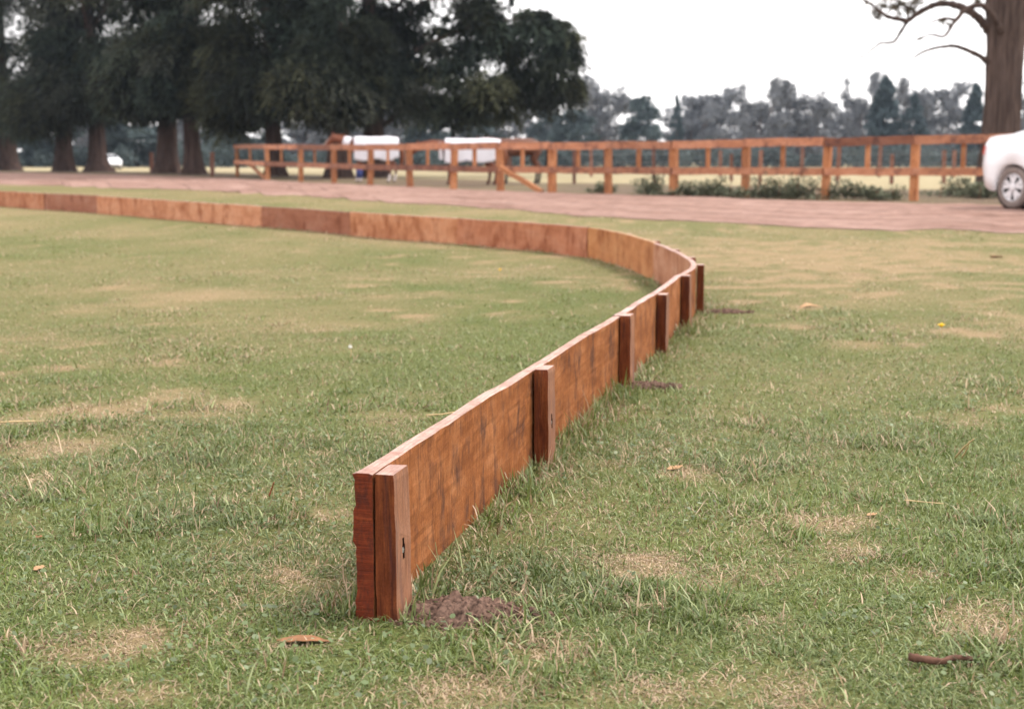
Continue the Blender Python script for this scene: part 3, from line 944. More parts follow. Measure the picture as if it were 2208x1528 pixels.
# big bare-limbed tree by the car
def right_tree():
    rg = np.random.default_rng(31)
    Y = 33.0
    k = Y / F
    g = at_depth(2152, 402, Y); g.z = 0
    root = empty('bare_limbed_tree', g)
    tag(root, 'big furrowed trunk with bare arching branches at the right edge by the white car', 'tree')
    V, Fc = [], []
    n, rows = 64, 60
    prof = [(-.15, 2098, 2218), (.4, 2108, 2204), (1.0, 2113, 2195), (1.7, 2116, 2191), (2.6, 2117, 2190), (3.3, 2117, 2191), (3.8, 2115, 2195), (4.3, 2111, 2203), (5.2, 2110, 2208), (7, 2114, 2208), (10, 2124, 2206), (14, 2138, 2200)]
    pz = [p[0] for p in prof]
    for j in range(rows + 1):
        z = -.15 + 14.15 * (j / rows) ** 1.3
        x0 = np.interp(z, pz, [p[1] for p in prof]); x1 = np.interp(z, pz, [p[2] for p in prof])
        cx, r = ((x0 + x1) / 2 - 2152) * k, (x1 - x0) / 2 * k
        for q in range(n):
            a = 2 * math.pi * q / n
            rr = r * (1 + .04 * math.sin(9 * a + .4 * z) + .035 * math.sin(17 * a - .5 * z + 1) + .05 * (rg.random() - .5))
            V.append((cx + rr * math.cos(a), rr * math.sin(a), z))
    for j in range(rows):
        for q in range(n):
            q2 = (q + 1) % n
            Fc.append((j * n + q, j * n + q2, (j + 1) * n + q2, (j + 1) * n + q))
    build('trunk', V, Fc, M['bark_old'], root, smooth=True)
    def br(pix, r0, r1, dy0, dy1, name='branch', n=7):
        P = [tuple(at_depth(u, v, Y + dy0 + (dy1 - dy0) * i / (len(pix) - 1)) - g) for i, (u, v) in enumerate(pix)]
        P = smooth_path(P, 5)
        rr = [(r0 + (r1 - r0) * (i / (len(P) - 1)) ** .8) * k for i in range(len(P))]
        V, Fc = tube([tuple(p) for p in P], rr, n, .4, int(pix[0][0]))
        return build(name, V, Fc, M['bark_old'], root, smooth=True)
    br([(2130, 135), (2113, 122), (2090, 111), (2060, 100), (2035, 101), (2005, 107), (1985, 115), (1970, 126)], 6.5, 2, -.1, -1.2)
    br([(2160, 70), (2145, 40), (2125, 16), (2103, 12), (2080, 23), (2065, 40), (2053, 54), (2044, 70), (2032, 80), (2010, 75), (1990, 80), (1967, 88)], 8.5, 1.2, -.45, -1.8)
    br([(2060, 44), (2040, 40), (2022, 43), (2000, 52), (1970, 68)], 3.6, 1.0, -.9, -1.5)
    br([(2140, 75), (2118, 48), (2098, 30), (2075, 18), (2050, 10), (2025, 9), (1997, 19), (1975, 32), (1955, 48)], 11.5, 5, 0, -.6)
    br([(1957, 47), (1940, 42), (1915, 37), (1898, 25), (1872, 6), (1840, -14), (1800, -40)], 6, 1.6, -.6, -1.2)
    br([(1955, 48), (1947, 62), (1938, 76), (1929, 89), (1917, 93), (1900, 93), (1884, 104), (1868, 117), (1855, 126)], 4.2, 1.6, -.6, -.2)
    br([(1858, 122), (1848, 113), (1830, 109), (1808, 115)], 1.4, .5, -.2, 0, 'twig', 5)
    br([(1976, 30), (1965, 19), (1950, 12), (1934, -2), (1915, -25)], 4, 1.5, -.5, .6)
    br([(1960, 42), (1955, 25), (1962, 12), (1975, -8)], 2.5, 1, -.5, .3, 'twig', 5)
    br([(1900, 27), (1870, 17), (1842, 9), (1812, 2)], 1.8, .6, -.8, -.6, 'twig', 5)
    br([(1928, 42), (1924, 58), (1919, 75), (1919, 90)], .9, .6, -.6, -.3, 'twig', 5)
    for q in range(9):                              # limbs above the frame
        a = rg.uniform(0, 6.28); z0 = rg.uniform(5.5, 12.5); L = rg.uniform(2.5, 5)
        cx = ((np.interp(z0, pz, [p[1] for p in prof]) + np.interp(z0, pz, [p[2] for p in prof])) / 2 - 2152) * k
        A = np.array([cx, 0, z0]); d = np.array([math.cos(a), math.sin(a), 0])
        P = smooth_path([A, A + d * L * .5 + np.array([0, 0, .9]), A + d * L + np.array([0, 0, .5])], 5)
        V, Fc = tube([tuple(p) for p in P], np.linspace(.14, .02, len(P)), 7, .15, q)
        build('branch', V, Fc, M['bark_old'], root, smooth=True)
    tuft = [(1895, 35, 10, 9, 34), (1905, 12, 16, 12, 60), (1925, 18, 14, 10, 40), (1940, 8, 18, 10, 70), (1962, 22, 14, 11, 60), (1975, 6, 20, 9, 70), (1920, -8, 30, 12, 120), (1990, -10, 24, 10, 90), (2030, -6, 20, 8, 50), (2030, 48, 8, 6, 22), (2045, 50, 6, 5, 14), (2108, 2, 8, 5, 26), (1985, 84, 4, 2, 5), (1885, 30, 9, 8, 26), (1870, 8, 8, 5, 14), (1938, 30, 8, 6, 18)]
    C = np.array([tuple(at_depth(u, v, Y - .6) - g) for u, v, *_ in tuft]); Rr = np.array([(a * k, a * k * 1.2, b_ * k) for _, _, a, b_, _ in tuft])
    ct = [t[4] for t in tuft]
    C2, R2, c2 = [], [], []
    for q in range(40):
        z0 = rg.uniform(6, 15); a = rg.uniform(0, 6.28); rr = rg.uniform(1, 4.2) * (1 - (z0 - 6) / 16)
        C2.append((rr * math.cos(a), rr * math.sin(a), z0)); R2.append((.9, .9, .5)); c2.append(150)
    V, Fq, idx = leaf_cloud(rg, np.r_[C, np.array(C2)], np.r_[Rr, np.array(R2)], ct + c2, .035, .16, .2, .1)
    build('foliage', V, Fq, M['foliage'], root, col=leaf_cols(rg, idx, (.10, .085, .06), .2, .3))
right_tree()

# far trees: a few archetypes, then copies
def far_archetype(kind, seed):
    rg = np.random.default_rng(seed)
    C, Rr, ct = [], [], []
    if kind == 'conifer':
        for q in range(60):
            z = rg.uniform(.02, 1) ** .9
            w = .30 * (1 - z) ** .75 + .02
            a = rg.uniform(0, 6.28); r = w * rg.uniform(.3, .8)
            C.append((r * math.cos(a), r * math.sin(a), z * .97)); Rr.append((w * .45 + .02, w * .45 + .02, .05)); ct.append(110)
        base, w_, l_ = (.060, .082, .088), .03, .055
    elif kind == 'round':
        for q in range(50):
            z = rg.uniform(.04, .95)
            w = .34 * math.sqrt(max(.02, 1 - ((z - .42) / .56) ** 2))
            a = rg.uniform(0, 6.28); r = w * rg.uniform(.2, .8)
            C.append((r * math.cos(a), r * math.sin(a), z)); Rr.append((.11, .11, .08)); ct.append(130)
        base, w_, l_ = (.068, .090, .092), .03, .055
    else:                                            # loose gum
        heads = [(rg.uniform(-.34, .34), rg.uniform(-.25, .25), rg.uniform(.5, .93)) for _ in range(13)]
        for hx, hy, hz in heads:
            for q in range(5):
                C.append((hx + rg.normal() * .07, hy + rg.normal() * .07, hz + rg.normal() * .07)); Rr.append((.09, .09, .085)); ct.append(72)
        for q in range(70):
            C.append((rg.uniform(-.40, .40), rg.uniform(-.25, .25), rg.uniform(.05, .42))); Rr.append((.13, .13, .09)); ct.append(90)
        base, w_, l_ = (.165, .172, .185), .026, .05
    V, Fq, idx = leaf_cloud(rg, np.array(C), np.array(Rr), ct, w_, l_, .2, .2)
    V[:, 2] = np.maximum(V[:, 2], .012)
    root = empty('far_tree')
    build('crown', V, Fq, M['foliage'], root, col=leaf_cols(rg, idx, base, .25, .3))  # base colours include the blue-grey paleness of distance haze
    mb = MB()
    mb.add(*tube([(0, 0, -.03), (.01, 0, .3), (-.01, 0, .62)], [.022, .016, .006], 6))
    if kind == 'gum':
        for hx, hy, hz in heads:
            mb.add(*tube([(0, 0, .22), (hx * .5, hy * .5, hz * .62), (hx, hy, hz)], [.012, .008, .003], 5))
    mb.out('trunk', M['bark_far'], root)
    return root
ARCH = {k: [far_archetype(k, 60 + 5 * i + len(k)) for i in range(3 if k == 'gum' else 2)] for k in ('conifer', 'round', 'gum')}
used = set()
def far_tree(kind, var, u, vtop, wpx, Y, label, group='trees on the far side of the paddock', vbase=None):
    src = ARCH[kind][var]
    o = src if (kind, var) not in used else copy_tree(src)
    used.add((kind, var))
    k = Y / F
    p = at_depth(u, 331, Y)
    gz_ = tz(p.x, Y)
    h = (at_depth(u, vtop, Y).z - gz_)
    o.location = (p.x, Y, gz_)
    sx = wpx * k / .66
    o.scale = (sx, sx, h)
    o.rotation_euler = (0, 0, 0)
    o.name = {'conifer': 'far_conifer', 'round': 'far_round_tree', 'gum': 'far_gum_tree'}[kind]
    tag(o, label, 'tree', group)
far_tree('gum', 0, 1292, 172, 110, 215, 'far pale loose tree just right of the great dark crown')
far_tree('round', 0, 1385, 208, 105, 190, 'far dark rounded evergreen on the skyline right of the great dark crown')
far_tree('round', 1, 1240, 238, 110, 185, 'far low bluish bush tree below the tip of the great dark crown')
far_tree('conifer', 0, 1458, 205, 50, 200, 'far slim upright tree right of the dark rounded evergreen')
far_tree('gum', 1, 1545, 190, 120, 230, 'far thin wispy pale tree in the middle of the open skyline')
far_tree('gum', 2, 1490, 232, 110, 225, 'far low grey tree filling in beneath the wispy pale one, on its left')
far_tree('gum', 2, 1638, 180, 85, 195, 'far dark tall-headed tree, left of the broad-crowned one')
far_tree('gum', 0, 1715, 184, 120, 200, 'far broad-crowned dark tree in the centre of the right skyline')
far_tree('gum', 1, 1790, 240, 110, 220, 'far low tree in the dip of the right skyline')
far_tree('gum', 2, 1855, 168, 75, 215, 'far tall loose tree standing just left of the tallest dark conifer')
far_tree('conifer', 1, 1905, 165, 125, 180, 'tallest far dark conifer on the right skyline')
far_tree('gum', 0, 1955, 175, 70, 210, 'far loose tree rising between the two dark conifers')
far_tree('conifer', 0, 1968, 205, 100, 178, 'shorter far conifer right of the tallest one')
far_tree('gum', 1, 2040, 178, 110, 215, 'far grey tree midway between the conifers and the big trunk')
far_tree('conifer', 1, 2098, 176, 90, 182, 'far dark conifer touching the left side of the big furrowed trunk')
far_tree('gum', 2, 2250, 170, 150, 200, 'far tree to the right of the big furrowed trunk')
far_tree('round', 0, 1180, 225, 90, 230, 'far bush tree seen in the gap under the great dark crown')
far_tree('gum', 1, 1110, 232, 110, 235, 'far wispy tree with sky behind it under the great crown')
far_tree('round', 1, 1030, 240, 120, 185, 'far blue-green tree above the second rugged horse, on its right')
far_tree('round', 0, 930, 235, 130, 180, 'far blue-green tree above the second rugged horse, on its left')
far_tree('gum', 0, 855, 226, 140, 220, 'far tree right of the trunk behind the first rugged horse')
far_tree('gum', 2, 665, 236, 130, 215, 'far pale tree between the black trunk and the next trunk')
far_tree('round', 1, 520, 228, 170, 180, 'far dull bush tree above the left end of the rail fence')
far_tree('gum', 1, 455, 225, 130, 220, 'far tree seen right of the close pair of trunks')
far_tree('round', 0, 290, 212, 190, 165, 'far dark blue-green tree between the flared trunk and the close pair')
far_tree('round', 1, 75, 215, 190, 165, 'far dark tree between the two leftmost trunks')
far_tree('gum', 2, 180, 222, 150, 200, 'far grey bush seen between the second and third trunks')
far_tree('round', 0, -40, 235, 150, 170, 'far dark tree at the left edge of the photo')
far_tree('gum', 0, 760, 238, 130, 230, 'far tree glimpsed between the two trunks by the first rugged horse')

def scrub():
    rg = np.random.default_rng(91)
    C, Rr, ct = [], [], []
    for u in np.arange(-350, 2600, 13):
        Y = rg.uniform(158, 176)
        p = at_depth(u, 331, Y)
        h = rg.uniform(1.6, 3.4) * (.8 + .5 * vnoise(np.array([u / 90.]), np.array([0.]), 5)[0])
        if 1700 < u < 1800: h *= .55
        C.append((p.x, Y, tz(p.x, Y) + h * .4)); Rr.append((1.4, 1.2, h * .62)); ct.append(170)
    V, Fq, idx = leaf_cloud(rg, np.array(C), np.array(Rr), ct, .28, .6, .2, .2)
    V[:, 2] = np.maximum(V[:, 2], -.68)
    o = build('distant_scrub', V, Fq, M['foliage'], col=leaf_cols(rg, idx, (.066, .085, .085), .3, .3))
    tag(o, 'low dark scrub running along the far edge of the paddock', 'scrub', kind='stuff')
scrub()

# ------------------------------------------------------------------ weeds along the rail fence
def weed(u, v, wpx, hpx, label, seed):
    wpx, hpx = wpx * 1.5, hpx * .95
    rg = np.random.default_rng(seed)
    g = at(u, v)
    k = g.y / F
    n = max(5, int(wpx / 3.5))
    C = np.c_[np.clip(rg.normal(0, .33, n), -.75, .75) * wpx * k, rg.normal(0, .22, n), np.zeros(n)]
    V, Fc, cols = [], [], []
    for c in C:
        hh = hpx * k * rg.uniform(.3, 1.15) * math.exp(-(c[0] / (wpx * k * .62)) ** 2)
        for q in range(34):
            t = rg.random()
            z = hh * t
            a = rg.uniform(0, 6.28)
            p = c + np.array([rg.normal() * .07, rg.normal() * .07, z])
            d = np.array([math.cos(a), math.sin(a), rg.uniform(.1, 1.1)]); d /= np.linalg.norm(d)
            s_ = np.array([-math.sin(a), math.cos(a), 0]) * .019
            L = rg.uniform(.07, .17)
            b0 = len(V)
            V += [p, p + d * L * .5 + s_, p + d * L, p + d * L * .5 - s_]
            Fc.append((b0, b0 + 1, b0 + 2, b0 + 3))
            cc = np.array((.125, .135, .090)) * rg.uniform(.6, 1.4)
            cols += [cc] * 4
    root = empty('weed_clump', g)
    tag(root, label, 'weeds', 'weeds along the rail fence')
    build('leaves', np.array(V), np.array(Fc), M['foliage'], root, col=np.array(cols))
    for c in C[:3]:
        V, Fc = tube([tuple(c - np.array([0, 0, .04])), (c[0] + .02, c[1], hpx * k * .7)], [.007, .004], 4)
        build('stem', V, Fc, M['redstalk'], root)
weed(1402, 421, 50, 42, 'weed clump left of the fourth fence post from the white car', 1)
weed(1500, 424, 70, 34, 'low straggling weeds just right of the fourth fence post from the white car', 2)
weed(1560, 424, 60, 40, 'weed clump close to the left of the third fence post from the white car', 3)
weed(1655, 428, 70, 55, 'tall weed clump just right of the third fence post from the white car', 4)
weed(1725, 429, 70, 50, 'dense weeds left of the second fence post from the white car', 5)
weed(1815, 430, 55, 50, 'weed clump hugging the right of the second fence post from the white car', 6)
weed(1885, 431, 34, 30, 'single small weed midway between the two fence posts nearest the white car', 7)
weed(1945, 432, 18, 34, 'thin weed against the left side of the fence post nearest the white car', 8)
weed(2072, 424, 70, 42, 'bushy weeds at the foot of the big furrowed trunk', 9)
weed(2130, 428, 60, 40, 'dark weeds behind the rear bumper of the white car', 10)
weed(1298, 417, 30, 22, 'sparse low weeds at the fifth fence post from the white car, nearest the brace', 11)

# ------------------------------------------------------------------ car
def make_car():
    root = empty('parked_car')
    L, HW = 4.55, .87
    xw = (.86, 3.50)                                    # wheel centres from the rear
    RA = .375
    st = sorted(set(np.r_[np.linspace(0, L, 70).round(4), [w + s * RA * c for w in xw for s in (-1, 1) for c in (1, .985, .93, .8, .6, .3)]].tolist()))
    deck = [(0, .62), (.03, .80), (.06, .98), (.10, 1.08), (.16, 1.115), (.45, 1.15), (.75, 1.17), (1.05, 1.20), (1.15, 1.20), (2.6, 1.12), (3.1, 1.06), (3.6, 1.0), (4.1, .9), (4.4, .76), (4.5, .62), (4.55, .5)]
    roof = [(0, 0), (.72, 0), (.75, 1.17), (1.1, 1.30), (1.55, 1.43), (2.0, 1.47), (2.5, 1.44), (2.9, 1.30), (3.3, 1.05), (3.31, 0), (4.55, 0)]
    low = [(0, .60), (.03, .50), (.10, .41), (.2, .34), (.38, .27), (4.3, .22), (4.45, .28), (4.55, .4)]
    ip = lambda T, x: np.interp(x, [t[0] for t in T], [t[1] for t in T])
    def half(x):
        t = 1.0
        if x < .5: t = 1 - .26 * (1 - x / .5) ** 2.4
        if x > 3.6: t = 1 - .30 * ((x - 3.6) / .95) ** 2.2
        return HW * t
    V, Fc, rows = [], [], []
    for x in st:
        hw, zd, zl = half(x), float(ip(deck, x)), float(ip(low, x))
        zr = float(ip(roof, x))
        side = zl
        for w in xw:
            if abs(x - w) <= RA + 1e-4:
                side = max(zl, .32 + math.sqrt(max(0, RA ** 2 - (x - w) ** 2)))
        zmid = min(.70, (side + zd) / 2 + .1)
        side = min(side, zd - .04)
        zmid = max(side + .01, min(zmid, zd - .02))
        top = max(zd, zr)
        cab = max(0.0, zr - zd)
        ring = [(0, zl), (hw * .80, zl), (hw * .95, side), (hw * (.985), side + (zmid - side) * .5), (hw, zmid), (hw * .985, zmid + (zd - zmid) * .45), (hw * .945, zmid + (zd - zmid) * .8), (hw * .86, zd - .004 + cab * .02)]
        ring += [(hw * (.86 - .10 * min(1, cab / .3)), zd + cab * .55), (hw * (.80 - .14 * min(1, cab / .3)), zd + cab * .93), (hw * .40, top - .004 + .012), (0, top + .012)]
        ring[1] = (hw * .62, max(zl, min(side, zl + .5))) if side > zl + .01 else ring[1]
        ring[0] = (0, max(zl, side * .98)) if side > zl + .01 else ring[0]
        pts = ring + [(-y, z) for y, z in ring[-2:0:-1]]
        rows.append(range(len(V), len(V) + len(pts)))
        V += [(x, y, z) for y, z in pts]
    n = len(rows[0])
    for a, b_ in zip(rows[:-1], rows[1:]):
        for k in range(n):
            Fc.append((a[k], b_[k], b_[(k + 1) % n], a[(k + 1) % n]))
    Fc.append(tuple(rows[0])); Fc.append(tuple(reversed(rows[-1])))
    body = build('body', V, Fc, M['paint'], root, smooth=True)
    for s in (-1, 1):
        for x0, x1 in ((1.30, 1.98), (2.04, 2.80)):       # side windows
            W_ = []
            for x in np.linspace(x0, x1, 8):
                hw = half(x); zd, zr = float(ip(deck, x)), float(ip(roof, x)); cab = max(0, zr - zd)
                W_ += [(x, s * (hw * .862 + .004), zd + .02), (x, s * (hw * (.80 - .14 * min(1, cab / .3)) + .012), zd + cab * .86)]
            build('side_window', W_, [(2 * i, 2 * i + 2, 2 * i + 3, 2 * i + 1) for i in range(7)], M['glass'], root, smooth=True)
    for nm, x0, x1 in (('rear_window', .84, 1.5), ('windscreen', 2.62, 3.22)):
        W_ = []
        xx = np.linspace(x0, x1, 6)
        for x in xx:
            hw = half(x); top = max(float(ip(deck, x)), float(ip(roof, x)))
            for yy in (-.55, -.3, 0, .3, .55): W_.append((x, yy * hw / HW * 1.05, top + .022 - .010 * abs(yy) / .55))
        build(nm, W_, [(5 * i + j, 5 * i + 5 + j, 5 * i + 6 + j, 5 * i + 1 + j) for i in range(5) for j in range(4)], M['glass'], root, smooth=True)
    for s in (-1, 1):
        W_ = []
        for x in np.linspace(.015, .20, 6):                # tail lamp wrapping the corner
            hw = half(x); zd = float(ip(deck, x)); zl = float(ip(low, x)); zm = .70
            zt = min(1.04 - x * .3, zd - .05)
            for t in (0, .5, 1):
                z = .84 + (zt - .84) * t if zt > .84 else .84 - .02 * t
                fr = .985 if z < .9 else .955
                W_.append((x - .012, s * (hw * fr + .010), z))
        build('tail_light', W_, [(3 * i + j, 3 * i + 3 + j, 3 * i + 4 + j, 3 * i + 1 + j) for i in range(5) for j in range(2)], M['red'], root, smooth=True)
        W_ = []
        for x in np.linspace(4.05, 4.42, 6):
            hw = half(x); zd = float(ip(deck, x))
            for t in (0, 1): W_.append((x + .01, s * (hw * (.99 - .05 * t) + .008), .58 + (zd - .66) * t))
        build('headlight', W_, [(2 * i, 2 * i + 2, 2 * i + 3, 2 * i + 1) for i in range(5)], M['lamp'], root, smooth=True)
    mb = MB(); mb.box((L + .005, 0, .40), (.02, 1.0, .14)); mb.out('grille', M['black'], root)
    for w in xw:
        for s in (-1, 1):
            V, Fc = tube([(w, s * .45, .33), (w, s * .60, .33), (w, s * .80, .33)], [RA + .02, RA + .02, RA - .002], 24, cap=False)
            Fc.append(tuple(range(24)))
            build('wheel_well', V, Fc, M['well'], root, smooth=True)
    ty = []
    for x, r in ((-.105, .22), (-.105, .30), (-.085, .322), (0, .33), (.085, .322), (.105, .30), (.105, .235), (.09, .222)): ty.append((x, r))
    V, Fc = [], []
    n = 40
    for x, r in ty:
        for k in range(n):
            a = 2 * math.pi * k / n
            V.append((r * math.cos(a), x, r * math.sin(a)))
    for j in range(len(ty) - 1):
        for k in range(n): Fc.append((j * n + k, j * n + (k + 1) % n, (j + 1) * n + (k + 1) % n, (j + 1) * n + k))
    tyre = build('tyre', V, Fc, M['rubber'], None, smooth=True)
    rb = MB()
    rb.add(*tube([(0, .03, 0), (0, .045, 0)], [.226, .226], 36))
    disc_f = MB()
    prof = [(.225, .085), (.205, .100), (.195, .09)]
    V, Fc = [], []
    for r, y in prof:
        for k in range(40):
            a = 2 * math.pi * k / 40
            V.append((r * math.cos(a), y, r * math.sin(a)))
    for j in range(2):
        for k in range(40): Fc.append((j * 40 + k, j * 40 + (k + 1) % 40, (j + 1) * 40 + (k + 1) % 40, (j + 1) * 40 + k))
    disc_f.add(V, Fc)
    for q in range(5):
        for da in (-.20, .20):
            a = 2 * math.pi * q / 5 + math.pi / 2
            a0, a1 = a + da * .9, a + da * 1.25
            p0 = Vector((.05 * math.cos(a), .088, .05 * math.sin(a))); p1 = Vector((.202 * math.cos(a1), .088, .202 * math.sin(a1)))
            d = (p1 - p0).normalized(); sd_ = Vector((-d.z, 0, d.x)) * .026; dn = Vector((0, -.022, 0)); sd1 = sd_ * 1.25
            disc_f.add([p0 - sd_, p0 + sd_, p1 + sd1, p1 - sd1, p0 - sd_ + dn, p0 + sd_ + dn, p1 + sd1 + dn, p1 - sd1 + dn], [(0, 1, 2, 3), (7, 6, 5, 4), (0, 3, 7, 4), (1, 5, 6, 2), (0, 4, 5, 1), (2, 6, 7, 3)])
    disc_f.add(*tube([(0, .05, 0), (0, .098, 0), (0, .104, 0)], [.06, .058, .04], 20))
    rim = disc_f.out('rim', M['alloy'])
    drum = rb.out('brake_disc', M['well'])
    first = True
    for w in xw:
        for s in (-1, 1):
            we = empty('wheel', (w, s * (.87 - .13), .33), 0 if s > 0 else math.pi, root)
            for src in (tyre, rim, drum):
                o = src if first else src.copy()
                if not first: COL.objects.link(o)
                o.parent = we
            first = False
    return root
car = make_car()
ang = math.atan2(-.90, .43)
wc = at_depth(2184, 448, 22.6)
car.rotation_euler = (0, 0, ang)
rot = Matrix.Rotation(ang, 3, 'Z')
off = rot @ Vector((.86, -.80, 0))
cz = float(track_z(wc.x, wc.y))
car.location = (wc.x - off.x, wc.y - off.y, cz)
tag(car, 'white sedan cut by the right edge, rear wheel with silver spoked rim on the track', 'car')
car2 = copy_tree(car)
g = at_depth(236, 345, 142)
car2.location = (g.x, g.y, tz(g.x, g.y))
car2.rotation_euler = (0, 0, R(-62))
car2.location = Vector(car2.location) - Matrix.Rotation(R(-62), 3, 'Z') @ Vector((2.2, 0, 0))
tag(car2, 'small far white car seen between the old tree trunks on the left', 'car')

# ------------------------------------------------------------------ horses
def make_horse(seed, coat, dark, socks, hair, hunch=0.0, head=(-1.30, 1.33), muzzle=(-1.60, 1.02), rug=True, wraps=False, blaze=False):
    root = empty('rugged_horse' if rug else 'bay_horse')
    ch = [((.66, 0, 1.13), .20), ((.48, 0, 1.13), .265), ((.2, 0, 1.10), .285), ((-.1, 0, 1.07), .30), ((-.36, 0, 1.09), .29), ((-.58, 0, 1.12), .225), ((-.80, 0, 1.22), .17),
          ((-1.05, 0, (head[1] + 1.24) / 2 + .03), .125), ((head[0], 0, head[1]), .10), (((head[0] * .5 + muzzle[0] * .5), 0, (head[1] + muzzle[1]) / 2 - .01), .088), ((muzzle[0], 0, muzzle[1]), .06)]
    vs = [c[0] for c in ch]; rs = [c[1] for c in ch]
    ed = [(i, i + 1) for i in range(len(ch) - 1)]
    def chain(root_i, pts):
        p = root_i
        for co, r in pts:
            vs.append(co); rs.append(r); ed.append((p, len(vs) - 1)); p = len(vs) - 1
    dx = .05 * math.sin(seed)
    for s in (-1, 1):
        f = .09 * s * (1 if seed % 2 else -1)
        chain(1, [((.54, s * .13, .95), .16), ((.43 + f * .3, s * .15, .76), .115), ((.62 + f, s * .14, .50), .06), ((.60 + f, s * .14, .28), .04), ((.58 + f, s * .14, .13), .042), ((.53 + f, s * .14, .03), .056)])
        chain(4, [((-.46, s * .14, .90), .13), ((-.42, s * .14, .70), .085), ((-.45 - f * .5, s * .13, .44), .052), ((-.45 - f * .6, s * .13, .26), .037), ((-.45 - f * .6, s * .13, .13), .042), ((-.49 - f * .6, s * .13, .03), .056)])
        chain(8, [((head[0] + .03, s * .055, head[1] + .10), .03), ((head[0] + .02, s * .06, head[1] + .19), .012)])
    me = bpy.data.meshes.new('body')
    me.from_pydata(vs, ed, [])
    o = bpy.data.objects.new('body', me)
    COL.objects.link(o)
    bm = bmesh.new(); bm.from_mesh(me)
    sk = bm.verts.layers.skin.verify()
    for v, r in zip(bm.verts, rs):
        v[sk].radius = (r, r)
        v[sk].use_root = v.index == 1
    bm.to_mesh(me); bm.free()
    o.modifiers.new('s', 'SKIN').use_smooth_shade = True
    ss = o.modifiers.new('d', 'SUBSURF'); ss.levels = 2; ss.render_levels = 2
    bpy.context.view_layer.update()
    me2 = bpy.data.meshes.new_from_object(o.evaluated_get(bpy.context.evaluated_depsgraph_get()))
    o.modifiers.clear(); o.data = me2
    co = np.zeros(len(me2.vertices) * 3); me2.vertices.foreach_get('co', co); co = co.reshape(-1, 3)
    c = np.tile(np.array(coat), (len(co), 1))
    t = sstep(.62, .40, co[:, 2])[:, None]
    c = c * (1 - t) + np.array(dark) * t
    if socks:
        t = (sstep(.30, .24, co[:, 2]) * (co[:, 2] > .07))[:, None]
        c = c * (1 - t) + np.array((.62, .56, .54)) * t
    if blaze:
        t = (sstep(.05, .02, np.abs(co[:, 1])) * (co[:, 0] < head[0] - .05))[:, None]
        c = c * (1 - t) + np.array((.6, .55, .5)) * t
    a = me2.attributes.new('Col', 'FLOAT_COLOR', 'POINT')
    a.data.foreach_set('color', np.c_[c, np.ones(len(c))].astype(np.float32).ravel())
    me2.materials.append(M['hide'])
    o.parent = root
    # mane, tail
    mb = MB()
    for q in range(16):
        t = q / 15
        x = -.62 + (head[0] + .62) * t; z = np.interp(t, [0, .45, 1], [1.33, (head[1] + 1.24) / 2 + .16, head[1] + .11])
        mb.add(*tube([(x, 0, z), (x + .02, .05, z - .02), (x + .03, .11 - .03 * t, z - .17)], [.03, .03, .012], 5))
    mb.out('mane', hair, root)
    V, Fc = tube([(.80, 0, 1.22), (.88, 0, 1.10), (.90, 0, .85), (.88, .02, .6), (.87, .02, .42)], [.035, .06, .075, .065, .02], 8, .2)
    build('tail', V, Fc, hair, root, smooth=True)
    if rug:
        V, Fc = [], []
        xs_ = np.linspace(-.60, .80, 22)
        na = 25
        for x in xs_:
            cz_, rr = np.interp(x, [-.6, -.36, -.1, .2, .48, .8], [1.14, 1.11, 1.07, 1.08, 1.12, 1.12]), np.interp(x, [-.6, -.36, -.1, .2, .48, .66, .8], [.30, .325, .335, .325, .315, .305, .285])
            hem = .70 + .03 * math.sin(x * 9 + seed) + (.05 if x > .6 else 0)
            for k in range(na):
                q = -1 + 2 * k / (na - 1)
                if abs(q) < .55:
                    a_ = q / .55 * math.pi / 2
                    y, z = math.sin(a_) * rr * .93, cz_ + math.cos(a_) * rr * (1.0 if x < .5 else .98)
                else:
                    t = (abs(q) - .55) / .45
                    y = math.copysign(rr * (.93 + .10 * t + .05 * math.sin(x * 15 + seed) * t), q); z = cz_ + (hem - cz_) * t
                V.append((x, y, z + .012 * math.sin(x * 4.5 + 1)))
        for i in range(len(xs_) - 1):
            for k in range(na - 1):
                Fc.append((i * na + k, (i + 1) * na + k, (i + 1) * na + k + 1, i * na + k + 1))
        r_ = build('rug', V, Fc, M['rug'], root, smooth=True)
        so = r_.modifiers.new('t', 'SOLIDIFY'); so.thickness = .012
        V, Fc = [], []                                   # chest flap
        for i in range(7):
            z = 1.30 - i * .085
            for k in range(9):
                a_ = -1.15 + 2.3 * k / 8
                V.append((-.60 - .20 * math.cos(a_) + .02 * i * .3, .255 * math.sin(a_) * 1.02, z))
        for i in range(6):
            for k in range(8): Fc.append((i * 9 + k, i * 9 + k + 1, i * 9 + 10 + k, i * 9 + 9 + k))
        if not wraps:
            build('chest_flap', V, Fc, M['rug'], root, smooth=True)
        mb = MB(); mb.add(*tube([(-.05, -.36, .78), (0, -.2, .745), (.03, 0, .735), (.0, .2, .745), (-.05, .36, .78)], [.02] * 5, 6)); mb.out('belly_strap', M['wrap'], root)
    if wraps:
        V, Fc = tube([(-.74, 0, 1.21), (-.83, 0, 1.25), (-.94, 0, 1.29)], [.21, .18, .15], 16, cap=False)
        build('rug_collar', V, Fc, M['rug'], root, smooth=True)
        for s in (-1, 1):
            f = .09 * s * (1 if seed % 2 else -1)
            V, Fc = tube([(-.45 - f * .5, s * .13, .46), (-.45 - f * .6, s * .13, .16)], [.066, .056], 10)
            build('leg_wrap', V, Fc, M['wrap'], root, smooth=True)
    return root
CH, CHD = (.15, .043, .019), (.09, .034, .02)
BY, BYD = (.105, .036, .018), (.022, .014, .013)
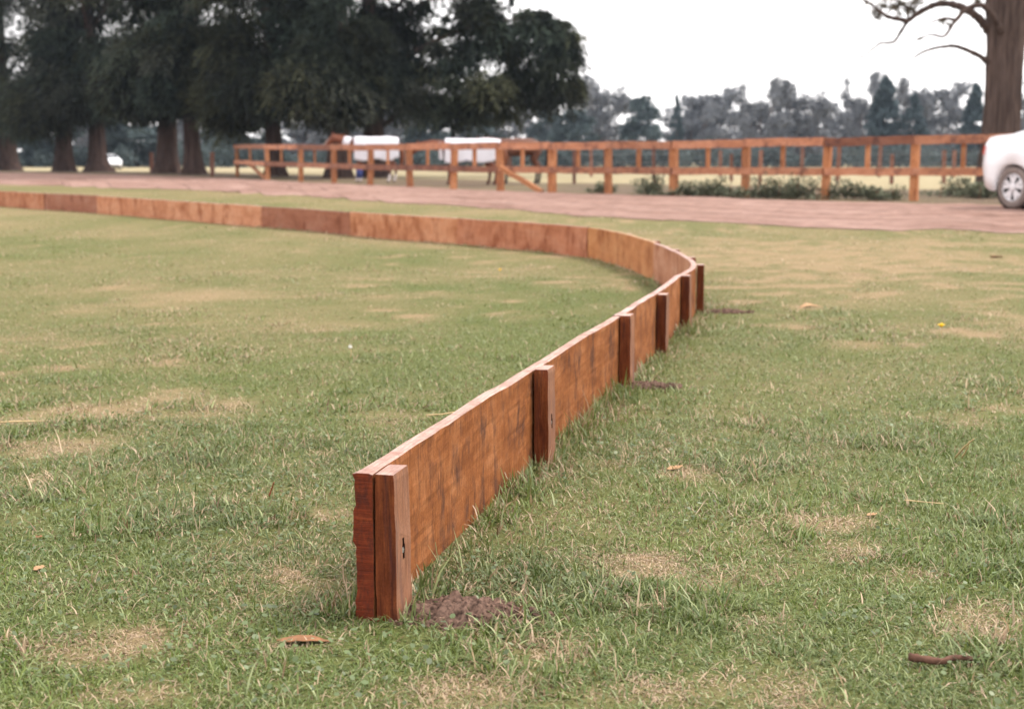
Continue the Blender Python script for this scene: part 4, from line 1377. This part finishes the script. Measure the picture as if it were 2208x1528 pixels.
h1 = make_horse(1, CH, CHD, True, M['chestnut_hair'], wraps=True, head=(-1.28, 1.36), muzzle=(-1.56, 1.08), blaze=True)
h1.location = at_depth(806, 390, 44.3); h1.location.z = tz(h1.location.x, 44.3); h1.rotation_euler = (0, 0, R(5)); h1.scale = (.98, .98, 1.0)
tag(h1, 'chestnut horse in a white rug with blue front leg wraps, head over the rail', 'horse', 'horses behind the rail fence')
h2 = make_horse(2, CH, CHD, False, M['chestnut_hair'], head=(-1.34, 1.16), muzzle=(-1.62, .84))
h2.location = at_depth(1012, 396, 40.8); h2.location.z = tz(h2.location.x, 40.8); h2.rotation_euler = (0, 0, R(-4)); h2.scale = (1.12, .95, .935)
tag(h2, 'horse in the longer white rug, standing in the middle with its neck lowered', 'horse', 'horses behind the rail fence')
h3 = make_horse(3, BY, BYD, False, M['hair'], rug=False, head=(-1.25, 1.2), muzzle=(-1.5, .9))
h3.location = at_depth(1118, 396, 41.9); h3.location.z = tz(h3.location.x, 41.9); h3.rotation_euler = (0, 0, R(14)); h3.scale = (1.0, 1.05, 1.0)
tag(h3, 'dark bay horse without a rug behind the diagonal brace', 'horse', 'horses behind the rail fence')

# ------------------------------------------------------------------ soil heaps at post feet
def soil_heap(cx, cy, rx, ry, h, label, seed, rz=0.0, clods=420):
    rg = np.random.default_rng(seed)
    n = 64
    V, Fc = [], []
    for j in range(n):
        for i in range(n):
            x, y = -1.15 + 2.3 * i / (n - 1), -1.15 + 2.3 * j / (n - 1)
            V.append((x, y))
    V = np.array(V)
    r = np.hypot(V[:, 0], V[:, 1]) * (1 + .5 * (fbm(V[:, 0] * 2 + seed, V[:, 1] * 2, seed, 3) - .5))
    z = h * sstep(1.0, .1, r) * (.35 + 1.1 * fbm(V[:, 0] * 3, V[:, 1] * 3, seed + 3, 4)) + (fbm(V[:, 0] * 9, V[:, 1] * 9, seed + 5, 4) - .5) * h * 1.3 * sstep(1.05, .5, r) - .014 * sstep(.75, 1.05, r)
    ii = np.arange(n * n).reshape(n, n)
    Fq = np.stack([ii[:-1, :-1], ii[:-1, 1:], ii[1:, 1:], ii[1:, :-1]], -1).reshape(-1, 4)
    root = empty('soil_heap', (cx, cy, tz(cx, cy) + .002), rz)
    tag(root, label, 'soil', 'dug soil at the post feet')
    build('mound', np.c_[V[:, 0] * rx, V[:, 1] * ry, z], Fq, M['soil'], root, smooth=False)
    mb = MB()
    for q in range(clods):
        a, d = rg.uniform(0, 6.28), rg.uniform(0, 1.25) ** .7
        x, y = d * rx * math.cos(a), d * ry * math.sin(a)
        s = rg.uniform(.0018, .005) if q % 5 else rg.uniform(.005, .011)
        c = Vector((x, y, h * (1 - d) * .75 + s * .2))
        bm = bmesh.new(); bmesh.ops.create_icosphere(bm, subdivisions=1, radius=s)
        for v in bm.verts: v.co *= rg.uniform(.7, 1.25)
        mb.add([v.co + c for v in bm.verts], [tuple(v.index for v in f.verts) for f in bm.faces]); bm.free()
    o = mb.out('clods', M['soil'], root); o['kind'] = 'stuff'
def by_post(s, out, along):
    x, y, z, tx, ty, nx_, ny_ = path(s)
    return x + nx_ * out + tx * along, y + ny_ * out + ty * along
HEAPS = []
def heap(s, out, along, rx, ry, h, label, seed):
    x, y = by_post(s, out, along)
    HEAPS.append((x, y, rx, ry))
    soil_heap(x, y, rx, ry, h, label, seed)
heap(.06, .165, .01, .15, .08, .034, 'crumbly heap of brown soil at the foot of the nearest post', 1)
heap(2.9, .11, .0, .12, .06, .018, 'dark dug soil at the foot of the third post', 2)
heap(5.6, .17, .05, .15, .06, .018, 'thin line of soil beside the sixth post at the turn', 3)
#heap(4.0, .20, .1, .09, .08, .011, 'faint patch of soil in the grass beside the fourth post', 4)
#heap(1.5, .17, .06, .12, .06, .009, 'bare earth showing through grass beside the second post', 5)

# ------------------------------------------------------------------ grass
def make_grass():
    rg = np.random.default_rng(5)
    zones = [(1.7, 3.2, 15000, 7, 1.0), (1.7, 3.2, 34000, 5, 1.0), (3.2, 4.8, 23000, 5, 1.1), (4.8, 7.5, 8200, 5, 1.35), (7.5, 11.5, 2800, 5, 1.85), (11.5, 17, 850, 5, 2.7), (17, 34, 110, 5, 4.6)]
    parts = []
    for y0, y1, dens, nv, wk in zones:
        area = (y1 - y0) * 2 * (.42 * y1 + .35)
        n = int(area * dens)
        y = rg.uniform(y0, y1, n)
        x = rg.uniform(-1, 1, n) * (.42 * y1 + .35)
        keep = np.abs(x) < .42 * y + .35
        # clumping
        cl = fbm(x * 9, y * 9, 51, 3)
        keep &= rg.random(n) < .62 + 1.5 * (cl - .38)
        x, y = x[keep], y[keep]
        parts.append((x, y, np.full(len(x), nv), np.full(len(x), wk), np.zeros(len(x))))
    # longer fringe along both sides of the boards
    n = 22000
    s = rg.random(n) ** 1.6 * 17
    side = rg.random(n) < .62
    o = np.where(side, np.abs(rg.normal(0, .055, n)) + .012, -np.abs(rg.normal(0, .05, n)) - THK - .012)
    px_, py_, _, tx, ty, nx_, ny_ = path(s)
    lump = fbm(s * 3.5, o * 0, 77, 3)
    k = rg.random(n) < np.clip((lump - .28) * 3.2, .12, 1)
    x, y = (px_ + nx_ * o)[k], (py_ + ny_ * o)[k]
    parts.append((x, y, np.full(len(x), 5), 1 + .12 * y, 1.0 + 0 * x))
    x, y, nv, wk, fr = (np.concatenate([p[i] for p in parts]) for i in range(5))
    d, s = path_dist(x, y)
    ok = ~((d > -THK - .006) & (d < .004) & (s > -.01))
    for s0, dz in POSTS[:6]:
        ok &= ~((s > s0 - .006) & (s < s0 + PW + .006) & (d > -.02) & (d < PD + .012))
    for hx, hy, rx, ry in HEAPS:
        ok &= (np.hypot((x - hx) / rx, (y - hy) / ry) > .45 + .5 * rg.random(len(x))) | (rg.random(len(x)) < .07)
    ok &= ~in_track(x, y, -.15) | (~in_track(x, y, -.5) & (rg.random(len(x)) < .4))
    x, y, nv, wk, fr, d, s = (a[ok] for a in (x, y, nv, wk, fr, d, s))
    n = len(x)
    dry = dryness(x, y)
    tuft = fbm(x * 3.2, y * 3.2, 61, 3)
    tall = sstep(.55, .75, tuft)
    outer = np.exp(-np.clip(d, 0, 9) / .13) * (d > 0) * sstep(.40, .62, fbm(s * 2.4, s * 0, 66, 3)) * (s > .1)
    L = rg.gamma(3.2, 1 / 3.2, n) * (.020 + .015 * tall + .032 * outer + .014 * fr) * (1 - .42 * np.clip(dry, 0, 1)) * np.where(y > 4, 1 - .3 * sstep(4, 9, y) + .02 * np.clip(y - 9, 0, 30), 1)
    L = np.clip(L * np.where((nv == 5) & (y < 3.2) & (fr == 0), .72, 1), .008, .13)
    w = rg.uniform(.0008, .0019, n) * wk * (1 + .3 * tall)
    ang = rg.uniform(0, 2 * np.pi, n) + 2.0 * (fbm(x * 5, y * 5, 71, 2) - .5)
    lean = np.clip(rg.normal(1.22, .42, n) - .40 * fr - .10 * tall + .25 * dry + .2 * sstep(4, 9, y), .1, 1.75)
    z0 = terrain(x, y) - .002
    base = np.c_[x, y, z0]
    dirh = np.c_[np.cos(ang), np.sin(ang), 0 * ang]
    sidev = np.c_[-np.sin(ang), np.cos(ang), 0 * ang]
    tw = rg.normal(0, .5, n)[:, None]
    sidev = sidev + dirh * tw * .4
    sidev /= np.linalg.norm(sidev, axis=1)[:, None]
    # colours
    g1, g2, g3 = np.array((.070, .116, .023)), np.array((.176, .214, .056)), np.array((.31, .345, .155))
    st1, st2 = np.array((.38, .26, .15)), np.array((.56, .42, .28))
    hue = rg.random(n)[:, None]
    patch = fbm(x * 1.7, y * 1.7, 81, 3)[:, None]
    col = g1 * (1 - hue) + g2 * hue
    col = col * (.72 + .56 * patch)
    col[:, 2] *= (1.25 - .5 * patch[:, 0])
    m = rg.random(n) < .16
    col[m] = g3 * rg.uniform(.7, 1.15, (m.sum(), 1))  # scattered pale blades: sheen painted as leaf colour
    yel = sstep(3.5, 9, y)[:, None] * .38
    col = col * (1 - yel) + np.array((.215, .195, .075)) * yel
    m = rg.random(n) < np.clip(.06 + dry * 1.0, 0, .95)
    hh = rg.random((m.sum(), 1))
    col[m] = (st1 * (1 - hh) + st2 * hh) * rg.uniform(.6, 1.1, (m.sum(), 1))
    m = rg.random(n) < .04
    col[m] = np.array((.20, .12, .06)) * rg.uniform(.6, 1.1, (m.sum(), 1))
    for nvk in (5, 7):
        q = nv == nvk
        if not q.any(): continue
        B, Dh, Sd, Lq, Wq, Le, Cq = base[q], dirh[q], sidev[q], L[q][:, None], w[q][:, None], lean[q], col[q]
        segs = (nvk - 1) // 2
        rows, ts = [], np.linspace(0, 1, segs + 1)
        P = B.copy(); verts = []
        for i, t in enumerate(ts):
            if i > 0:
                a = np.clip(Le * (.45 + 1.0 * (t - .5 / segs)), 0, 1.75)[:, None]
                P = P + (Dh * np.sin(a) + np.array([0, 0, 1.]) * np.cos(a)) * Lq / segs
                P[:, 2] = np.maximum(P[:, 2], B[:, 2] + .0035)
            if i < segs:
                ww_ = Wq * (1, .92, .62)[i] if segs == 3 else Wq * (1, .75)[i]
                verts += [P - Sd * ww_, P + Sd * ww_]
            else:
                verts.append(P)
        V = np.stack(verts, 1).reshape(-1, 3)
        nb = len(B)
        b0 = np.arange(nb)[:, None] * nvk
        tris = []
        for i in range(segs - 1):
            a = 2 * i
            tris += [[a, a + 1, a + 3], [a, a + 3, a + 2]]
        tris.append([2 * segs - 2, 2 * segs - 1, 2 * segs])
        Fc = (b0[:, :, None] + np.array(tris)[None]).reshape(-1, 3)
        C = np.repeat(Cq, nvk, 0)
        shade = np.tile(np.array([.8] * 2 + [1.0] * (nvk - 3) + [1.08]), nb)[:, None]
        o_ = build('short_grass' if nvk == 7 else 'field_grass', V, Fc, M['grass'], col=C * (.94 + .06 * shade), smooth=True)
        tag(o_, 'mown grass nearest the camera, green with dry straw' if nvk == 7 else 'mown grass of the field, thinning into the distance', 'grass', kind='stuff')
    # clover and other small broad leaves
    n = 9000
    y = rg.uniform(1.9, 5.2, n); x = rg.uniform(-1, 1, n) * (.42 * y + .3)
    k = (fbm(x * 2.4, y * 2.4, 83, 3) + .16 * (x < 0) > .56) & (dryness(x, y) < .35)
    x, y = x[k], y[k]
    d, s = path_dist(x, y)
    k = ~((d > -.05) & (d < .06) & (s > -.02)); x, y = x[k], y[k]
    n = len(x)
    a0 = rg.uniform(0, 6.28, n); r = rg.uniform(.003, .0078, n)
    nrm = rg.normal(size=(n, 3)) * .35 + np.array([0, 0, 1.]); nrm /= np.linalg.norm(nrm, axis=1)[:, None]
    e1 = np.cross(nrm, np.c_[np.cos(a0), np.sin(a0), 0 * a0]); e1 /= np.linalg.norm(e1, axis=1)[:, None]
    e2 = np.cross(nrm, e1)
    c = np.c_[x, y, terrain(x, y) + rg.uniform(.008, .030, n)]
    V = np.stack([c + (e1 * math.cos(t) + e2 * math.sin(t) * .8) * r[:, None] for t in np.linspace(0, 2 * math.pi, 7)[:-1]], 1).reshape(-1, 3)
    cc = (np.array((.10, .135, .052)) * rg.uniform(.7, 1.5, (n, 1))); cc[rg.random(n) < .06] = np.array((.24, .27, .15))
    o_ = build('clover', V, np.arange(6 * n).reshape(n, 6), M['grass'], col=np.repeat(cc, 6, 0))
    tag(o_, 'small broad clover leaves among the near grass', 'clover', kind='stuff')
make_grass()

# ------------------------------------------------------------------ small things in the grass
def curled_leaf(name, u, v, L, W_, mat, label, rz, seed, curl=.5, z=.018):
    rg = random.Random(seed)
    g = at(u, v)
    V, Fc = [], []
    n = 9
    for i in range(n):
        t = i / (n - 1)
        w = W_ / 2 * math.sin(math.pi * min(.98, max(.02, t)) ** .8) * (1 + .2 * rg.random())
        zc = curl * L * .07 * math.cos(t * 5 + seed) + .003 * rg.random()
        for k in (-1, 0, 1):
            V.append(((t - .5) * L, k * w, zc + abs(k) * curl * w * .7))
    for i in range(n - 1):
        for k in range(2): Fc.append((i * 3 + k, i * 3 + 3 + k, i * 3 + 4 + k, i * 3 + 1 + k))
    o = build(name, V, Fc, mat, smooth=True)
    so = o.modifiers.new('t', 'SOLIDIFY'); so.thickness = .0012
    z = min(z, .005)
    o.location, o.rotation_euler = (g.x, g.y, tz(g.x, g.y) + z), (rg.uniform(-.2, .2), rg.uniform(-.15, .15), rz)
    tag(o, label, 'leaf' if 'leaf' in name else 'bark', 'litter lying in the grass')
curled_leaf('fallen_leaf', 1455, 1012, .05, .022, M['leaf_pale'], 'pale brown dry leaf in the grass right of the second post', .2, 1)
curled_leaf('fallen_leaf', 85, 1230, .028, .02, M['leaf_pale'], 'small round tan leaf near the left edge', .9, 2)
curled_leaf('bark_chip', 655, 1385, .10, .03, M['leaf_brown'], 'rusty bark chip in the grass below and left of the fence end', .1, 3, .3)
curled_leaf('fallen_leaf', 1745, 662, .13, .05, M['leaf_pale'], 'dry curled leaf litter right of the turn in the boards', .1, 4)
curled_leaf('fallen_leaf', 85, 1162, .02, .014, M['leaf_brown'], 'tiny rust-coloured leaf scrap at the left', 1.2, 6)
curled_leaf('fallen_leaf', 1880, 1112, .03, .016, M['leaf_pale'], 'pale leaf scrap on the dry patch at the right', .4, 7)
curled_leaf('fallen_leaf', 2148, 556, .14, .07, M['leaf_brown'], 'brown leaf clump on the dry strip near the track, far right', .3, 8)

def stick(name, pix, r, mat, label, zs, seed, cat='stick'):
    P = []
    for (u, v), z in zip(pix, zs):
        g = at(u, v, max(z, .0)); P.append((g.x, g.y, tz(g.x, g.y) + z))
    o0 = Vector(P[0])
    Q = smooth_path([tuple(Vector(p) - o0) for p in P], 4)
    rr = [r * (1 - .45 * i / len(Q)) for i in range(len(Q))]
    V, Fc = tube([tuple(q) for q in Q], rr, 8, .5, seed)
    o = build(name, V, Fc, mat, smooth=True)
    o.location = o0
    tag(o, label, cat, 'litter lying in the grass')
stick('bark_stick', [(1962, 1414), (1995, 1420), (2030, 1424), (2060, 1416), (2096, 1418)], .0075, M['stick'], 'short dark rotten stick lying in the grass at lower right', (.014, .016, .015, .018, .014), 1)
stick('red_stalk', [(580, 1068), (586, 1052), (591, 1038)], .0022, M['redstalk'], 'thin dark red stalk standing up left of the fence end', (.01, .03, .05), 2)
stick('straw_stalk', [(918, 895), (950, 893), (985, 888), (1010, 886)], .0026, M['strawstalk'], 'pale straw stalk on the grass left of the first board', (.02, .025, .03, .025), 3)
stick('straw_stalk', [(0, 908), (45, 906), (95, 905)], .003, M['strawstalk'], 'straight straw stalk on the dry patch at the left edge', (.02, .02, .02), 4)
stick('straw_stalk', [(2060, 985), (2080, 962), (2100, 945)], .003, M['strawstalk'], 'bright yellow-green seed stalk leaning at the right', (.01, .07, .12), 5, 'stalk')
stick('straw_stalk', [(2075, 985), (2086, 965), (2090, 950)], .0025, M['strawstalk'], 'shorter upright seed stalk beside the leaning one at the right', (.01, .06, .09), 6, 'stalk')
stick('thin_stick', [(1950, 1076), (1990, 1080), (2035, 1084)], .0016, M['strawstalk'], 'thin pale stick lying above the dry patch at right', (.02, .022, .02), 7)

def flower(u, v, z, mat, label, r, petals, cat, name):
    g = at(u, v, z)
    root = empty(name, (g.x, g.y, tz(g.x, g.y)))
    tag(root, label, cat)
    V, Fc = tube([(0, 0, -.01), (.004, 0, z * .6), (0, 0, z)], [.0016] * 3, 5)
    build('stem', V, Fc, M['strawstalk'], root)
    mb = MB()
    if petals:
        for q in range(petals):
            a = 2 * math.pi * q / petals
            d = Vector((math.cos(a), math.sin(a), .25)); s_ = Vector((-math.sin(a), math.cos(a), 0)) * r * .3
            mb.add([Vector((0, 0, z)), Vector((0, 0, z)) + d * r * .6 + s_, Vector((0, 0, z)) + d * r, Vector((0, 0, z)) + d * r * .6 - s_], [(0, 1, 2, 3)])
        bm = bmesh.new(); bmesh.ops.create_icosphere(bm, subdivisions=2, radius=r * .45)
        mb.add([v_.co + Vector((0, 0, z + r * .1)) for v_ in bm.verts], [tuple(w.index for w in f.verts) for f in bm.faces]); bm.free()
    else:
        rg = random.Random(int(u))
        for q in range(90):
            d = Vector((rg.gauss(0, 1), rg.gauss(0, 1), rg.gauss(0, 1))).normalized()
            t = d.orthogonal().normalized() * r * .12
            c = Vector((0, 0, z))
            mb.add([c, c + d * r + t, c + d * r * 1.06, c + d * r - t], [(0, 1, 2, 3)])
    mb.out('flower_head' if petals else 'seed_head', mat, root)
flower(2030, 703, .05, M['petal'], 'single bright yellow dandelion flower at the right', .022, 12, 'flower', 'yellow_flower')
flower(755, 748, .05, M['fluff'], 'round white dandelion seed head in the field, left of the boards', .008, 0, 'seed head', 'dandelion_seed_head')
flower(1078, 581, .04, M['petal'], 'small yellow flower in the field inside the turn of the boards', .016, 10, 'flower', 'yellow_flower')

# ------------------------------------------------------------------ air
hz = MB(); hz.box((0, 120, 12.5), (700, 400, 28.4))
haze = hz.out('haze', M['wire'])
haze.data.materials.clear()
hm = bpy.data.materials.new('thin_haze'); hm.use_nodes = True
hn = hm.node_tree.nodes; hn.remove(hn['Principled BSDF'])
pv = hn.new('ShaderNodeVolumePrincipled')
pv.inputs['Color'].default_value = (.66, .80, 1.0, 1)
pv.inputs['Density'].default_value = .0002
pv.inputs['Anisotropy'].default_value = .2
hm.node_tree.links.new(pv.outputs[0], hn['Material Output'].inputs['Volume'])
haze.data.materials.append(hm)
tag(haze, 'thin pale haze in the air over the field', 'haze', kind='stuff')
